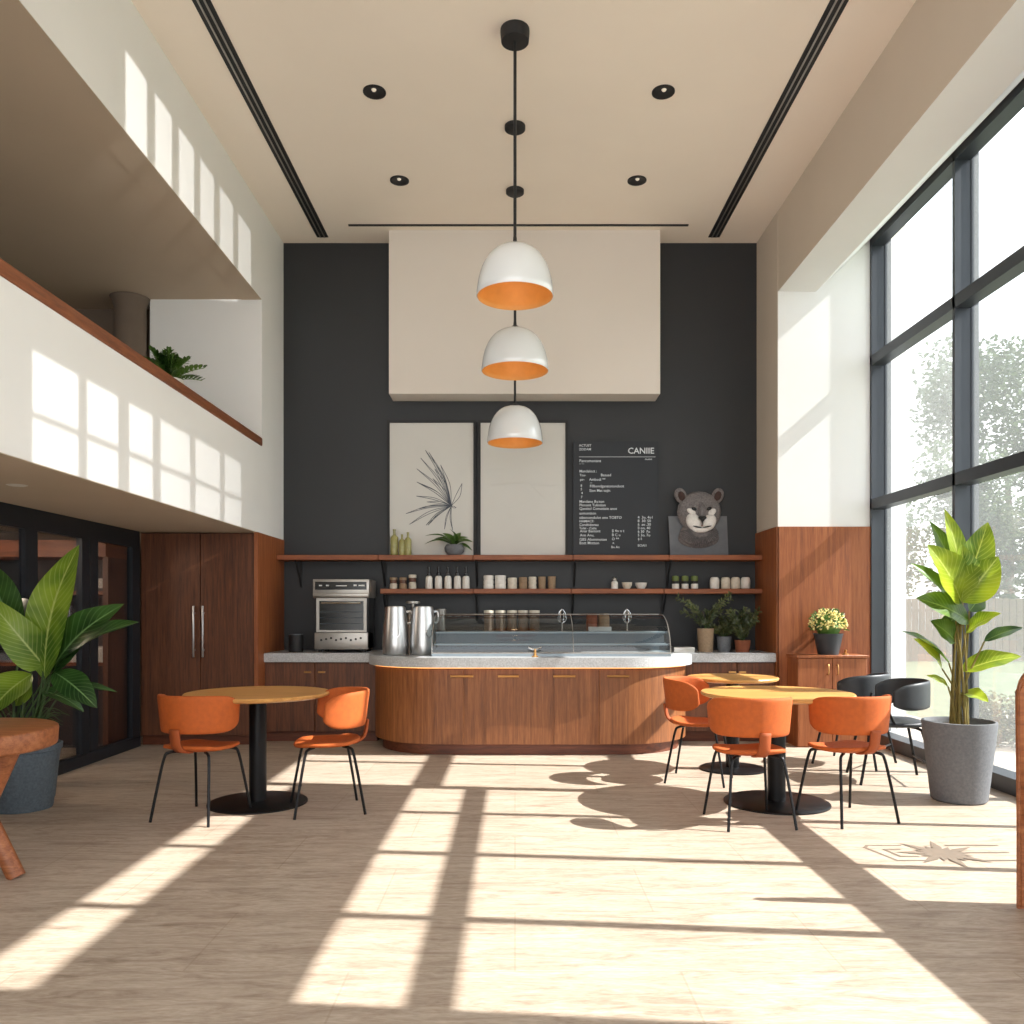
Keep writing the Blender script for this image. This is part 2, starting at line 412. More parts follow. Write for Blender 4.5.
# dark painted bulkhead box over the counter
struct('wall_bulkhead', box(BM(), (-1.32, 8.69, 3.585), (1.52, YB, ZC)), M['hood'])
b = BM(); box(b, (-1.72, 8.56, ZC-0.012), (1.79, 8.585, ZC)); struct('trim_2', b, M['blackm'])
# wood wainscot panel on the return wall
b = BM(); box(b, (XR-0.012, YR-0.02, 0), (XW-0.002, YR, 2.15)); box(b, (XR-0.02, YR-0.02, 0), (XR, YB, 2.15))
struct('trim_3', b, M['panel'])
struct('baseboard_right', box(BM(), (XR-0.005, YR-0.03, 0), (XW, YR-0.02, 0.09)), M['plinth'])

# ------------------------------------------------------------ big windows
def window(name, y0, y1, zs, ys, top=4.94):
    X0, X1 = XW, XW+0.13
    fr = BM()
    box(fr, (X0-0.02, y0, 0), (X1+0.02, y1, 0.12))
    box(fr, (X0, y0, top), (X1, y1, 5.02))
    for z0, z1 in zs: box(fr, (X0, y0, z0), (X1, y1, z1))
    for y in ys:
        box(fr, (X0, y-0.02, 0.12), (X1, y+0.02, 5.0)); box(fr, (X1, y-0.028, 0.12), (X1+0.06, y+0.028, 5.0))
    w = struct(name, fr, M['frame'], smooth=False)
    yy = sorted(ys); zz = [0.12]+[z for p in zs for z in p]+[top]
    for a, c in zip(yy, yy[1:]):
        for k in range(0, len(zz), 2):
            if zz[k+1]-zz[k] < 0.2: continue
            link('pane', box(BM(), (X1+0.015, a+0.02, zz[k]), (X1+0.023, c-0.02, zz[k+1])), M['glass'], w, smooth=False)
    return w
window('window_1', 5.73, YR, [(2.32, 2.42), (3.75, 3.85)], [YR-0.02, 6.7, 5.75])
window('window_2', 2.27, 5.73, [(1.69, 1.82), (3.44, 3.48), (3.92, 4.64)], [5.71, 4.96, 4.06, 3.12, 2.29], 4.995)  # unseen bay; bars and solid band shaped to cast the floor shadows

# ------------------------------------------------------------ left dark glass doors
DX = -3.66
fr = BM()
box(fr, (DX-0.03, 3.2, 1.92), (DX+0.02, 8.05, 2.08)); box(fr, (DX-0.03, 3.2, 0), (DX+0.03, 8.05, 0.10))
posts = [(3.2, 3.35), (4.75, 4.87), (6.17, 6.33), (6.98, 7.25), (7.90, 8.05)]
for a, c in posts: box(fr, (DX-0.03, a, 0.1), (DX+0.02, c, 1.92))
d1 = struct('door_1', fr, M['doorfr'], smooth=False)
for (a, c), (e, f) in zip(posts, posts[1:]):
    link('pane', box(BM(), (DX-0.02, c, 0.1), (DX-0.01, e, 1.92)), M['dglass'], d1, smooth=False)
link('door_seam', box(BM(), (DX+0.02, 7.1, 0.1), (DX+0.023, 7.12, 1.92)), M['blackm'], d1)

# store room furnishings behind glass
t = thing('wall_cabinet', 'wood-fronted store shelf unit with dark shelves seen behind the black glass doors', 'shelf unit', (-4.9, 7.75, 0))
link('header', box(BM(), (-1.4, -0.25, 1.80), (1.2, 0.3, 1.95)), M['walnut_h'], t)
link('carcass', box(BM(), (-1.4, 0.2, 0), (1.2, 0.3, 1.80)), M['char'], t)
link('shelf', box(BM(), (-1.4, -0.2, 1.46), (1.15, 0.2, 1.49)), M['walnut_h'], t)
link('shelf', box(BM(), (-1.4, -0.2, 0.81), (1.15, 0.2, 0.84)), M['walnut_h'], t)
link('side_panel', box(BM(), (1.15, -0.2, 0), (1.2, 0.2, 1.80)), M['walnut'], t)
bot = lambda r, h: [(r, 0), (r, h*0.6), (r*0.4, h*0.78), (r*0.4, h)]
for i, (x, nm) in enumerate(((-3.83, 'right-hand'), (-3.95, 'left-hand'))):
    bo = thing('bottle', '%s of the two dark labelled bottles behind the rightmost door pane' % nm, 'bottle', (x, 7.72, 1.49), 0, 'bottles in the store room')
    link('glass', lathe(BM(), bot(0.045, 0.25)), M['darkpot'], bo)
    link('bottle_label', lathe(BM(), [(0.0465, 0.03), (0.0465, 0.12)], cap=False), M['ceramw'], bo)
single('storage_box', box(BM(), (-0.2, -0.12, 0), (0.2, 0.12, 0.14), 0.008), M['ceramw'], 'small white box on the store shelf behind the right door pane', 'box', (-3.95, 7.7, 0.84))
single('storage_bin', box(BM(), (-0.25, -0.2, 0), (0.25, 0.2, 0.42), 0.01), M['ceramw'], 'pale bin on the floor behind the middle door pane', 'bin', (-4.9, 7.1, 0))
t = thing('steel_counter', 'steel-edged worktop seen behind the leftmost black door panes', 'counter', (-5.4, 6.6, 0))
link('counter_slab', box(BM(), (-0.4, -0.8, 1.0), (0.5, 0.3, 1.04)), M['steel'], t)
link('body', box(BM(), (-0.4, -0.78, 0), (0.45, 0.28, 1.0)), M['char'], t)

# ------------------------------------------------------------ gallery: rail, column, fern
b = BM(); box(b, (XL-0.06, YF, 2.942), (XL+0.012, 8.225, 3.025), 0.015)
single('handrail', b, M['rail'], 'brown wooden handrail capping the white balcony parapet', 'handrail')
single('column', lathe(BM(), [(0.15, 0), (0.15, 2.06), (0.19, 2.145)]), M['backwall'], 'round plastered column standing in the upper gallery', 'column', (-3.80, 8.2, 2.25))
b = BM(); 
single('recessed_spotlight', lathe(BM(), [(0.06, 0.004), (0.05, 0.0), (0.0, 0.001)]), M['ceramw'], 'small white recessed light in the soffit below the balcony', 'spotlight', (-3.06, 5.1, 2.0755))

def fern(name, label, loc, potmat, potprof, nfr, length, lm, seed, h0):
    random.seed(seed)
    t = thing(name, label, 'potted plant', loc)
    link('pot', lathe(BM(), potprof), potmat, t)
    f = BM()
    for i in range(nfr):
        a = 2*PI*i/nfr+random.uniform(-.3, .3); el = random.uniform(0.45, 1.45); L = length*random.uniform(0.7, 1.1)
        d = Vector((math.cos(a)*math.cos(el), math.sin(a)*math.cos(el), math.sin(el)))
        p0 = Vector((0, 0, h0)); pts = [p0+d*(L*k/8)+Vector((0, 0, -0.25*L*(k/8)**2)) for k in range(9)]
        side = d.cross(Vector((0, 0, 1))).normalized()
        for k in range(1, 9):
            for s in (-1, 1):
                w = L*0.26*math.sin(PI*(0.15+0.8*k/8))
                leaf(f, pts[k], pts[k]+side*s*w+(pts[k]-pts[k-1])*0.9+Vector((0, 0, 0.02)), L*0.11, n=(0, 0, 1), nu=3, nv=2, fold=0.1)
        tube(f, pts, 0.003, 5, smooth=False)
    link('fronds', f, lm, t, norm=False)
    return t
fern('potted_fern', 'green fern in a white pot on the balcony ledge behind the handrail', (-2.76, 6.62, 2.941), M['ceramw'], [(0.09, 0), (0.11, 0.21), (0.10, 0.21), (0.095, 0.19), (0, 0.19)], 34, 0.31, M['fern'], 3, 0.19)

# ------------------------------------------------------------ ceiling fittings
for x, y, l in ((-2.05, 8.85, 'left'), (2.12, 8.85, 'right')):
    t = thing('track_light', 'long black double-slot lighting track recessed along the %s side of the ceiling' % l, 'light track', (x, 0, ZC), 0, 'ceiling light tracks')
    link('channel', box(BM(), (-0.06, YF+0.2, -0.006), (0.06, y, 0.0)), M['blackm'], t)
    for dx in (-0.022, 0.022): link('slot', box(BM(), (dx-0.006, YF+0.2, -0.012), (dx+0.006, y, -0.006)), M['steelm'], t)
dl0 = None
for i, (x, y, l) in enumerate(((-1.08, 6.38, 'front left'), (1.14, 6.38, 'front right'), (-1.07, 7.69, 'rear left'), (1.13, 7.69, 'rear right'))):
    lab = '%s one of the four round black downlights in the cream ceiling' % l
    if dl0 is None:
        dl0 = thing('downlight', lab, 'downlight', (x, y, ZC), 0, 'round black ceiling downlights')
        link('trim_ring', lathe(BM(), [(0.088, 0.0), (0.088, -0.008), (0.07, -0.010), (0.06, -0.004), (0, -0.003)], cap=False), M['blackm'], dl0)
        link('lens', lathe(BM(), [(0.020, -0.004), (0.014, -0.014), (0, -0.016)], (0.0, -0.03, 0), 16, cap=False), M['spotl'], dl0)
    else: place(copy_tree(dl0), (x, y, ZC), 0, lab)

def dome(R, H, off=0.0, n=14):
    out = []
    for i in range(n+1):
        a = i/n
        ang = a*PI/2
        r = (R-off)*math.cos(ang)**0.75 if i < n else 0.0
        out.append((max(r, 0.0), (H-off)*math.sin(ang)**1.0))
    return out
for i, (y, zr, lab) in enumerate(((5.7, 3.47, 'nearest and highest'), (6.83, 3.285, 'middle'), (7.87, 2.905, 'farthest and lowest'))):
    t = thing('pendant_lamp', '%s of the three glossy white dome pendants hanging from the ceiling' % lab, 'pendant lamp', (0, y, zr), 0, 'white dome pendant lamps')
    H = 0.345; R = 0.264 if i != 1 else 0.276
    pr = dome(R, H); sh = link('lamp_shade', lathe(BM(), [(R-0.004, -0.004)]+pr, seg=48, cap=False), M['glaze'], t, angle=80)
    link('gold_lining', lathe(BM(), [(R-0.004, -0.004)]+dome(R, H, 0.010), seg=48, cap=False), M['gold'], sh, angle=80)
    link('bulb', lathe(BM(), [(0, 0.13), (0.035, 0.15), (0.045, 0.19), (0.03, 0.24), (0.02, 0.30)], seg=16), M['bulb'], t)
    link('cap', lathe(BM(), [(0.045, H-0.012), (0.04, H+0.012), (0.014, H+0.03), (0.012, H+0.06)], seg=20), M['blackm'], t)
    top = ZC-zr
    link('cord', lathe(BM(), [(0.011, H+0.03), (0.011, top-0.02)], seg=10), M['blackm'], t)
    link('ceiling_canopy', lathe(BM(), [(0.095 if i == 0 else 0.07, top-(0.085 if i == 0 else 0.04)), (0.1 if i == 0 else 0.085, top-0.03), (0.1 if i == 0 else 0.085, top-0.001)], seg=28), M['blackm'], t)
    pl = bpy.data.lights.new('pendant_glow', 'POINT'); pl.energy = 0.25; pl.color = (1.0, 0.70, 0.42); pl.shadow_soft_size = 0.04
    lo = bpy.data.objects.new('pendant_glow', pl); lo.location = (0, y, zr+0.10); COL.objects.link(lo)

# ------------------------------------------------------------ tall cabinet
t = thing('tall_cabinet', 'tall dark walnut two-door cabinet under the balcony soffit', 'cabinet', (0, 0, 0))
b = BM(); box(b, (DX+0.01, 8.12, 0.09), (XL-0.03, YB-0.002, 2.072)); link('carcass', b, M['walnut'], t)
link('side_panel', box(BM(), (XL-0.03, 8.08, 0), (XL+0.008, YB-0.002, 2.078)), M['panel'], t)
link('plinth', box(BM(), (DX+0.01, 8.14, 0), (XL-0.03, 8.6, 0.09)), M['plinth'], t)
for x0, x1, hx in ((DX+0.012, -3.073, -3.125), (-3.067, XL-0.035, -3.035)):
    d = link('door', box(BM(), (x0, 8.095, 0.095), (x1, 8.119, 2.068), 0.003, 1), M['walnut'], t)
    h = BM(); box(h, (hx-0.009, 8.055, 0.86), (hx+0.009, 8.072, 1.36), 0.004); box(h, (hx-0.006, 8.07, 0.92), (hx+0.006, 8.096, 0.94)); box(h, (hx-0.006, 8.07, 1.28), (hx+0.006, 8.096, 1.30))
    link('handle', h, M['steel'], d)

# ------------------------------------------------------------ counter
CXC, HWD, RAD, YFR = 0.15, 1.52, 0.70, 7.50
def outline(off=0.0, ytop=8.27, n=14):
    """island plan from left rear, round the front, to right rear; off grows it outwards"""
    hw, r, yf = HWD+off, RAD+off, YFR-off
    pts = [(CXC-hw, ytop)]
    for i in range(n+1):
        a = PI+i/n*PI/2; pts.append((CXC-hw+r+r*math.cos(a), yf+r+r*math.sin(a)))
    for i in range(n+1):
        a = 1.5*PI+i/n*PI/2; pts.append((CXC+hw-r+r*math.cos(a), yf+r+r*math.sin(a)))
    pts.append((CXC+hw, ytop))
    return pts
single_wt = outline(0.06, 8.27)
poly = [(XL+0.004, 8.27)]+single_wt+[(XR-0.024, 8.27), (XR-0.024, YB-0.002), (XL+0.004, YB-0.002)]
b = BM(); prism(b, poly, 0.80, 0.89)
bmesh.ops.bevel(b, geom=[e for e in b.edges if abs(e.verts[0].co.z-e.verts[1].co.z) < 1e-4], offset=0.006, segments=2, affect='EDGES')
single('worktop', b, M['stone'], 'speckled light grey stone worktop running along the dark wall and bulging over the curved counter', 'worktop')
t = thing('curved_counter', 'long walnut serving counter with rounded ends and a glowing strip', 'counter')
b = BM(); prism(b, outline(-0.012, 8.26)+[], 0.10, 0.799); link('body', b, M['counter'], t)
b = BM(); prism(b, outline(-0.07, 8.26), 0.0, 0.10); link('plinth', b, M['plinth'], t)
ol = outline(0.0, 8.25, 20)
def cut(x0, x1, pts):
    sel = []
    for (ax, ay), (bx, by) in zip(pts, pts[1:]):
        for k in range(8):
            s = k/8; x = ax+(bx-ax)*s; y = ay+(by-ay)*s
            if x0 <= x <= x1: sel.append((x, y))
    return sel
seams = [-1.40, -0.31, 0.154, 0.72, 1.70]
hx = [(-0.585, -0.375), (-0.155, 0.035), (0.345, 0.545), (0.83, 1.03)]
for i in range(4):
    s = cut(seams[i]+(0.004 if i else 0), seams[i+1]-(0.004 if i < 3 else 0), ol)
    inner = [(CXC+(x-CXC)*0.992, y+0.012) for x, y in s]
    d = link('door', prism(BM(), s+list(reversed(inner)), 0.105, 0.775), M['counter'], t)
    h = BM(); xm = [hx[i][0]+(hx[i][1]-hx[i][0])*k/8 for k in range(9)]
    def fy(x):
        xr = CXC+HWD-RAD
        return YFR if x <= xr else YFR+RAD-math.sqrt(max(0, RAD*RAD-(x-xr)**2))
    tube(h, [(x, fy(x)-0.012, 0.72) for x in xm], 0.011, 8, smooth=False); link('handle', h, M['brass'], d)
s = outline(0.022, 8.2, 20); inn = outline(0.006, 8.2, 20)
link('led_strip', prism(BM(), s+list(reversed(inn)), 0.791, 0.798), M['led'], t)

for nm, x0, x1, ks, lab in (('base_cabinet', XL+0.004, CXC-HWD-0.02, (-2.07, -1.93), 'low walnut base cabinet under the left end of the worktop behind the left table'),
                        ('base_cabinet', CXC+HWD+0.02, XR-0.024, (2.17, 2.27), 'low walnut base cabinet under the right end of the worktop')):
    t = thing(nm, lab, 'cabinet', (0, 0, 0))
    link('carcass', box(BM(), (x0, 8.32, 0.10), (x1, YB-0.002, 0.799)), M['walnut'], t)
    link('plinth', box(BM(), (x0, 8.36, 0), (x1, 8.7, 0.10)), M['plinth'], t)
    xm = sum(ks)/2
    for a, c, k in ((x0+0.003, xm-0.003, ks[0]), (xm+0.003, x1-0.003, ks[1])):
        d = link('door', box(BM(), (a, 8.298, 0.105), (c, 8.319, 0.79), 0.003, 1), M['walnut'], t)
        h = BM(); tube(h, [(k-0.035, 8.285, 0.70), (k+0.035, 8.285, 0.70)], 0.010, 8, smooth=False); box(h, (k-0.006, 8.285, 0.694), (k+0.006, 8.299, 0.706)); link('knob', h, M['brass'], d)

# ------------------------------------------------------------ shelves
def shelf_board(x0, x1, z, y0, label, grp, brackets):
    t = thing('shelf_board', label, 'shelf', (0, 0, 0), 0, grp)
    link('board', box(BM(), (x0+0.002, y0, z-0.052), (x1-0.002, YB-0.002, z), 0.004, 1), M['walnut_h'], t)
    for bx in brackets:
        k = BM(); box(k, (bx-0.012, YB-0.02, z-0.34), (bx+0.012, YB-0.002, z-0.052))
        tube(k, [(bx, YB-0.015, z-0.32), (bx, YB-0.10, z-0.20), (bx, y0+0.04, z-0.06)], 0.010, 6); link('bracket', k, M['blackm'], t)
ZU, ZL = 1.90, 1.545
YU = 8.72
X_ = lambda px: (px-CX)*YU/FOC
ords = ['leftmost', 'second from the left', 'middle', 'second from the right', 'rightmost']
e = [279, 378, 473, 573, 669, 762]
for i in range(5): shelf_board(X_(e[i]) if i else XL+0.006, X_(e[i+1]) if i < 4 else XR-0.022, ZU, YU, '%s walnut board of the long upper shelf on the dark wall' % ords[i], 'boards of the upper shelf', [X_(e[i])+(0.16 if i == 0 else 0.03)])
e = [380, 473, 571, 664, 762]; o4 = ['leftmost', 'second from the left', 'third from the left', 'rightmost']
for i in range(4): shelf_board(X_(e[i]), X_(e[i+1]) if i < 3 else XR-0.022, ZL, YU, '%s walnut board of the shorter lower shelf on the dark wall' % o4[i], 'boards of the lower shelf', [X_(e[i])+0.03])

# --- framed pictures leaning on the upper shelf
def frame_pic(x0, x1, ztop, label, y=8.93):
    t = thing('framed_print', label, 'picture', (0, 0, 0))
    f = 0.028; b = BM()
    z0 = ZU+0.001
    box(b, (x0, y, z0), (x0+f, y+0.03, ztop)); box(b, (x1-f, y, z0), (x1, y+0.03, ztop)); box(b, (x0+f, y, ztop-f), (x1-f, y+0.03, ztop)); box(b, (x0+f, y, z0), (x1-f, y+0.03, z0+0.008))
    link('frame', b, M['blackm'], t)
    p = link('print', box(BM(), (x0+f, y+0.012, z0+0.008), (x1-f, y+0.02, ztop-f)), M['paper'], t)
    return t, p, y+0.0105
YPIC = 8.93
PX = lambda px: (px-CX)*YPIC/FOC
PZ = lambda py: HC-(py-CY)*YPIC/FOC
t, p, yp = frame_pic(PX(387), PX(476), PZ(420), 'black-framed print of a fan of long grey feathery leaves, above the coffee jars')
b = BM()
F = lambda cx, cy: Vector((PX(380+cx*200/1024), yp, PZ(410+cy*150/768)))
root = F(365, 490)
strokes = [((232, 205), 18), ((250, 215), 12), ((208, 245), 14), ((188, 300), 14), ((188, 368), 16), ((185, 440), 14), ((132, 530), 14), ((150, 585), 16), ((235, 590), 14), ((245, 590), 10), ((210, 380), 14), ((280, 300), 26), ((310, 280), 22), ((420, 375), 30), ((330, 610), 8), ((372, 615), 8), ((390, 500), 12), ((240, 470), 14), ((200, 505), 10), ((270, 350), 20)]
for (cx, cy), w in strokes:
    tip = F(cx, cy); mid = (root+tip)/2+Vector(((tip.z-root.z)*0.06, 0, -(tip.x-root.x)*0.06))
    dv = (tip-root).normalized(); sd = Vector((-dv.z, 0, dv.x)); ww = w*0.0019*0.75
    up = [root, mid+sd*ww*0.5, tip]; lo = [root, mid-sd*ww*0.5, tip]
    for q in (up, lo): tube(b, [Vector((v.x, yp, v.z)) for v in q], 0.0028, 4, n=6, flat=0.3, up=Vector((0, 1, 0)))
link('drawing', b, M['inkgrey'], p)
t, p, yp = frame_pic(PX(478), PX(568), PZ(420), 'black-framed plain pale print with faint fold lines, behind the lowest pendant')
b = BM()
for a, c in (((560, 385), (730, 372)), ((755, 240), (725, 600)), ((760, 370), (870, 480)), ((640, 490), (720, 500)), ((560, 300), (640, 300)), ((780, 385), (920, 385))):
    tube(b, [F(*a), F(*c)], 0.002, 4, smooth=False, flat=0.3)
link('fold_lines', b, M['fold'], p)

# --- menu board
t = thing('menu_board', 'tall black chalkboard menu with small white lettering on the upper shelf', 'menu board')
link('board', box(BM(), (PX(573), 8.90, ZU+0.001), (PX(658), 8.93, PZ(442))), M['slate'], t)
def text_mesh(items, y):
    out = BM()
    for s, px, py, size in items:
        cu = bpy.data.curves.new('lettering', 'FONT'); cu.body = s; cu.size = size*(1.18 if size < 0.05 else 0.98); cu.offset = 0.0003 if size < 0.05 else 0.001; cu.extrude = 0.0008; cu.resolution_u = 2
        o = bpy.data.objects.new('lettering', cu); COL.objects.link(o)
        dg = bpy.context.evaluated_depsgraph_get(); me = bpy.data.meshes.new_from_object(o.evaluated_get(dg))
        me.transform(Matrix.Translation((PX(px), y, PZ(py))) @ Matrix.Rotation(PI/2, 4, 'X'))
        out.from_mesh(me); bpy.data.objects.remove(o); bpy.data.curves.remove(cu); bpy.data.meshes.remove(me)
    return out
G = lambda cx, cy: (560+cx*110/866, 430+cy*130/1024)
rows = [('ACTUST', 148, 135, .030), ('ZODAM', 148, 165, .030), ('Pancumonans', 150, 257, .036), ('--- ---', 150, 275, .02), ('Mandeloct :', 150, 338, .034),
        ('Tou-', 152, 368, .030), ('Basuad', 318, 368, .034), ('pir-', 155, 403, .030), ('Ambodi **', 228, 403, .034), ('---', 232, 425, .025), ('8', 160, 450, .030),
        ('Fillbondganatotondoot', 232, 455, .034), ('5', 160, 478, .030), ('Sion Mat tojin', 228, 490, .034), ('4', 165, 508, .030), ('7', 162, 540, .030),
        ('Mandano Bo:ton', 150, 576, .034), ('Plonont Tulintion', 150, 604, .034), ('Qantitcl Comotioin anot', 150, 632, .034), ('aomontton', 150, 668, .034),
        ('stbancondolot ono TOBTO', 150, 702, .034), ('HAMACF:', 150, 730, .032), ('Candtidonau', 150, 758, .034), ('Tolat - Catta', 150, 784, .030), ('Anar Bantont', 155, 808, .034), ('Ann Anu,', 155, 840, .034),
        ('GBS Alommoton', 150, 874, .036), ('Bott Mntton', 150, 902, .036),
        ('$ 4o o t', 405, 806, .034), ('B C u', 405, 838, .034), ('O **', 405, 870, .034), ('A', 410, 900, .026), ('Bo An', 400, 932, .030),
        ('4  3o, 4o1', 608, 700, .034), ('8  30: 50', 608, 728, .034), ('6  ao .30', 608, 756, .034), ('0 oo, 40', 608, 784, .034), ('6 30  Fo', 608, 812, .034), ('5 3o, 7o', 608, 840, .034), ('6 5', 610, 868, .030), ("'", 612, 890, .030), ('BOAI1', 608, 920, .030),
        ('moniot', 665, 240, .022), ('CANIIE', 530, 190, .092)]
b = text_mesh([(s, *G(cx, cy), sz) for s, cx, cy, sz in rows], 8.898)
x0, z0 = G(148, 216); x1, _ = G(748, 216)
box(b, (PX(x0), 8.8975, PZ(z0)-0.002), (PX(x1), 8.8995, PZ(z0)+0.002))
link('lettering', b, M['chalk'], t, smooth=False)

# --- cougar bust on a grey board
YCAT = 8.86
KX = lambda cx: (660+cx*80/1024-CX)*YCAT/FOC
KZ = lambda cy: HC-(480+cy*80/1024-CY)*YCAT/FOC
t = thing('cougar_cutout', 'grey wild cat portrait cut-out with white muzzle in front of a square grey board', 'animal portrait')
b = BM(); prism(b, [(KX(115), KZ(458)), (KX(865), KZ(458)), (KX(885), ZU+0.001), (KX(140), ZU+0.001)], 8.89, 8.91, 'y'); link('board', b, M['catboard'], t)
def blob(bm, cx, cy, rx, rz, ry, y, tilt=0.0, seg=20):
    bb = bmesh.new(); bmesh.ops.create_uvsphere(bb, u_segments=seg, v_segments=seg//2, radius=1)
    m = Matrix.Translation((KX(cx), y, KZ(cy))) @ Matrix.Rotation(tilt, 4, 'Y') @ Matrix.Diagonal((rx*80/1024*YCAT/FOC, ry, rz*80/1024*YCAT/FOC, 1))
    me = bpy.data.meshes.new('tmp'); bb.transform(m); bb.to_mesh(me); bm.from_mesh(me); bb.free(); bpy.data.meshes.remove(me)
    return bm
b = BM(); blob(b, 500, 410, 282, 265, 0.075, YCAT-0.0); blob(b, 500, 690, 250, 160, 0.05, YCAT+0.01); blob(b, 512, 400, 64, 130, 0.10, YCAT-0.01); blob(b, 500, 740, 265, 130, 0.03, YCAT+0.025)
hd = link('head', b, M['furgrey'], t)
for cx, tl in ((262, -0.35), (738, 0.35)):
    e1 = link('ear', blob(BM(), cx, 200, 78, 100, 0.03, YCAT, tl), M['furgrey'], hd)
    link('inner_ear', blob(BM(), cx+(8 if cx < 500 else -4), 208, 46, 64, 0.018, YCAT-0.02, tl), M['furdark'], e1)
b = BM(); blob(b, 415, 545, 92, 118, 0.05, YCAT-0.058, -0.5); blob(b, 610, 550, 88, 112, 0.05, YCAT-0.058, 0.5); blob(b, 505, 640, 112, 42, 0.035, YCAT-0.06); blob(b, 385, 412, 62, 34, 0.018, YCAT-0.066, 0.5); blob(b, 648, 420, 56, 40, 0.018, YCAT-0.066, -0.6)
link('muzzle', b, M['furlight'], hd)
b = BM(); blob(b, 495, 500, 34, 22, 0.02, YCAT-0.108, 0.3); blob(b, 532, 500, 34, 22, 0.02, YCAT-0.108, -0.3); blob(b, 514, 520, 24, 26, 0.018, YCAT-0.11); blob(b, 516, 565, 7, 40, 0.008, YCAT-0.112); blob(b, 455, 612, 60, 9, 0.01, YCAT-0.098, 0.2); blob(b, 575, 610, 60, 9, 0.01, YCAT-0.098, -0.2)
link('nose', b, M['blackm'], hd)
for cx, cy in ((415, 382), (608, 378)): link('eye', blob(BM(), cx, cy, 34, 22, 0.014, YCAT-0.083, 0.35 if cx < 500 else -0.35), M['blacksh'], hd)
b = BM()
for k in range(26):
    a = PI*(0.08+0.84*k/25)
    c = Vector((KX(510), YCAT-0.045, KZ(600))); d = Vector((math.cos(a), 0, -math.sin(a)))
    s = 80/1024*YCAT/FOC
    tube(b, [c+d*140*s+Vector((0, -0.004, 0)), c+d*(190+15*(k % 2))*s+Vector((0, 0.006, 0)), c+d*(245+15*(k % 2))*s+Vector((0, 0.034, 0))], 0.0024, 4, smooth=False)
link('ruff_strokes', b, M['furlight'] if False else M['darkpot'], hd)

# --- bottles, bowl plant on the upper shelf
bp = [(0.0, 0), (0.040, 0), (0.043, 0.01), (0.043, 0.19), (0.036, 0.205), (0.015, 0.225), (0.014, 0.27), (0.017, 0.272), (0.017, 0.285), (0, 0.286)]
b0 = None
for i, (px, s, l) in enumerate(((394.5, 0.98, 'leftmost and tallest'), (402, 0.78, 'middle'), (408, 0.86, 'rightmost'))):
    lab = '%s of three slim yellow-green glass bottles in front of the leaf print' % l
    if b0 is None: b0 = single('oil_bottle', lathe(BM(), bp, seg=20), M['oil'], lab, 'bottle', ((px-CX)*8.84/FOC, 8.83, ZU), 0, 'yellow-green bottles')
    else: place(copy_tree(b0), ((px-CX)*8.8/FOC, 8.80, ZU), 0, lab)
    o = b0 if i == 0 else COL.objects[-1]
    o.scale = (s if i else 1, s if i else 1, s)
random.seed(5)
t = thing('bowl_plant', 'strappy green plant in a round grey bowl on the upper shelf before the leaf print', 'potted plant', ((454.5-CX)*8.82/FOC, 8.82, ZU))
link('pot', lathe(BM(), [(0.06, 0), (0.10, 0.04), (0.108, 0.08), (0.09, 0.115), (0.08, 0.11), (0, 0.10)]), M['concrete'], t)
f = BM()
for dx, dz, w in ((-0.32, 0.02, .04), (-0.22, 0.08, .05), (-0.13, 0.14, .06), (-0.04, 0.17, .06), (0.06, 0.15, .06), (0.14, 0.10, .06), (0.2, 0.04, .06), (0.19, -0.05, .05), (-0.3, 0.10, .035), (0.1, 0.06, .05), (-0.1, 0.05, .05)):
    leaf(f, (0, 0, 0.10), (dx, random.uniform(-.12, .08), 0.10+dz), w*1.5, n=(0, -0.5, 1), bend=0.18, nu=8, nv=4)
link('foliage', f, M['fern'], t, norm=False)

# --- small wares on the lower shelf
def ware(name, parts_, px, label, cat, grp, y=8.84, z=ZL, scale=1.0):
    t = thing(name, label, cat, ((px-CX)*y/FOC, y, z), random.uniform(0, 6), grp)
    for nm, prof, mt in parts_: link(nm, lathe(BM(), prof, seg=24), M[mt], t, angle=35)
    t.scale = (scale,)*3
    return t
U = 0.01055
jar_h = [(0.0, 0), (0.036, 0), (0.040, 0.01), (0.040, 0.045), (0.036, 0.05)]
for i, (px, h, l) in enumerate(((393.5, 1.0, 'leftmost'), (403, 1.0, 'middle'), (412.5, 1.25, 'rightmost and tallest'))):
    ware('spice_jar', [('jar', [(0.0, 0), (0.038, 0), (0.041, 0.01), (0.041, 0.05*h), (0.03, 0.06*h), (0, 0.06*h)], 'ceram' if i != 1 else 'tan'), ('band', [(0.0, 0.06*h), (0.036, 0.06*h), (0.036, 0.095*h), (0, 0.095*h)], 'brownj'), ('lid', [(0, 0.095*h), (0.041, 0.095*h), (0.041, 0.118*h), (0.036, 0.122*h), (0, 0.122*h)], 'ceram' if i == 2 else 'tan')], px, '%s of three small brown jars at the left end of the lower shelf' % l, 'jar', 'brown jars')
pb0 = None
for i, px in enumerate((429, 438.5, 448, 457.5, 466)):
    lab = '%s of five white pump bottles with black tops' % ords[i]
    if pb0 is None:
        pb0 = ware('dispenser_bottle', [('bottle', [(0, 0), (0.036, 0), (0.039, 0.006), (0.037, 0.115), (0.03, 0.135), (0.014, 0.142), (0, 0.142)], 'ceramw'), ('pump_cap', [(0, 0.142), (0.022, 0.142), (0.022, 0.17), (0.012, 0.178), (0.012, 0.21), (0.018, 0.215), (0.016, 0.235), (0, 0.24)], 'blacksh')], px, lab, 'bottle', 'white pump bottles')
    else: place(copy_tree(pb0), ((px-CX)*8.84/FOC, 8.84, ZL), random.uniform(0, 6), lab)
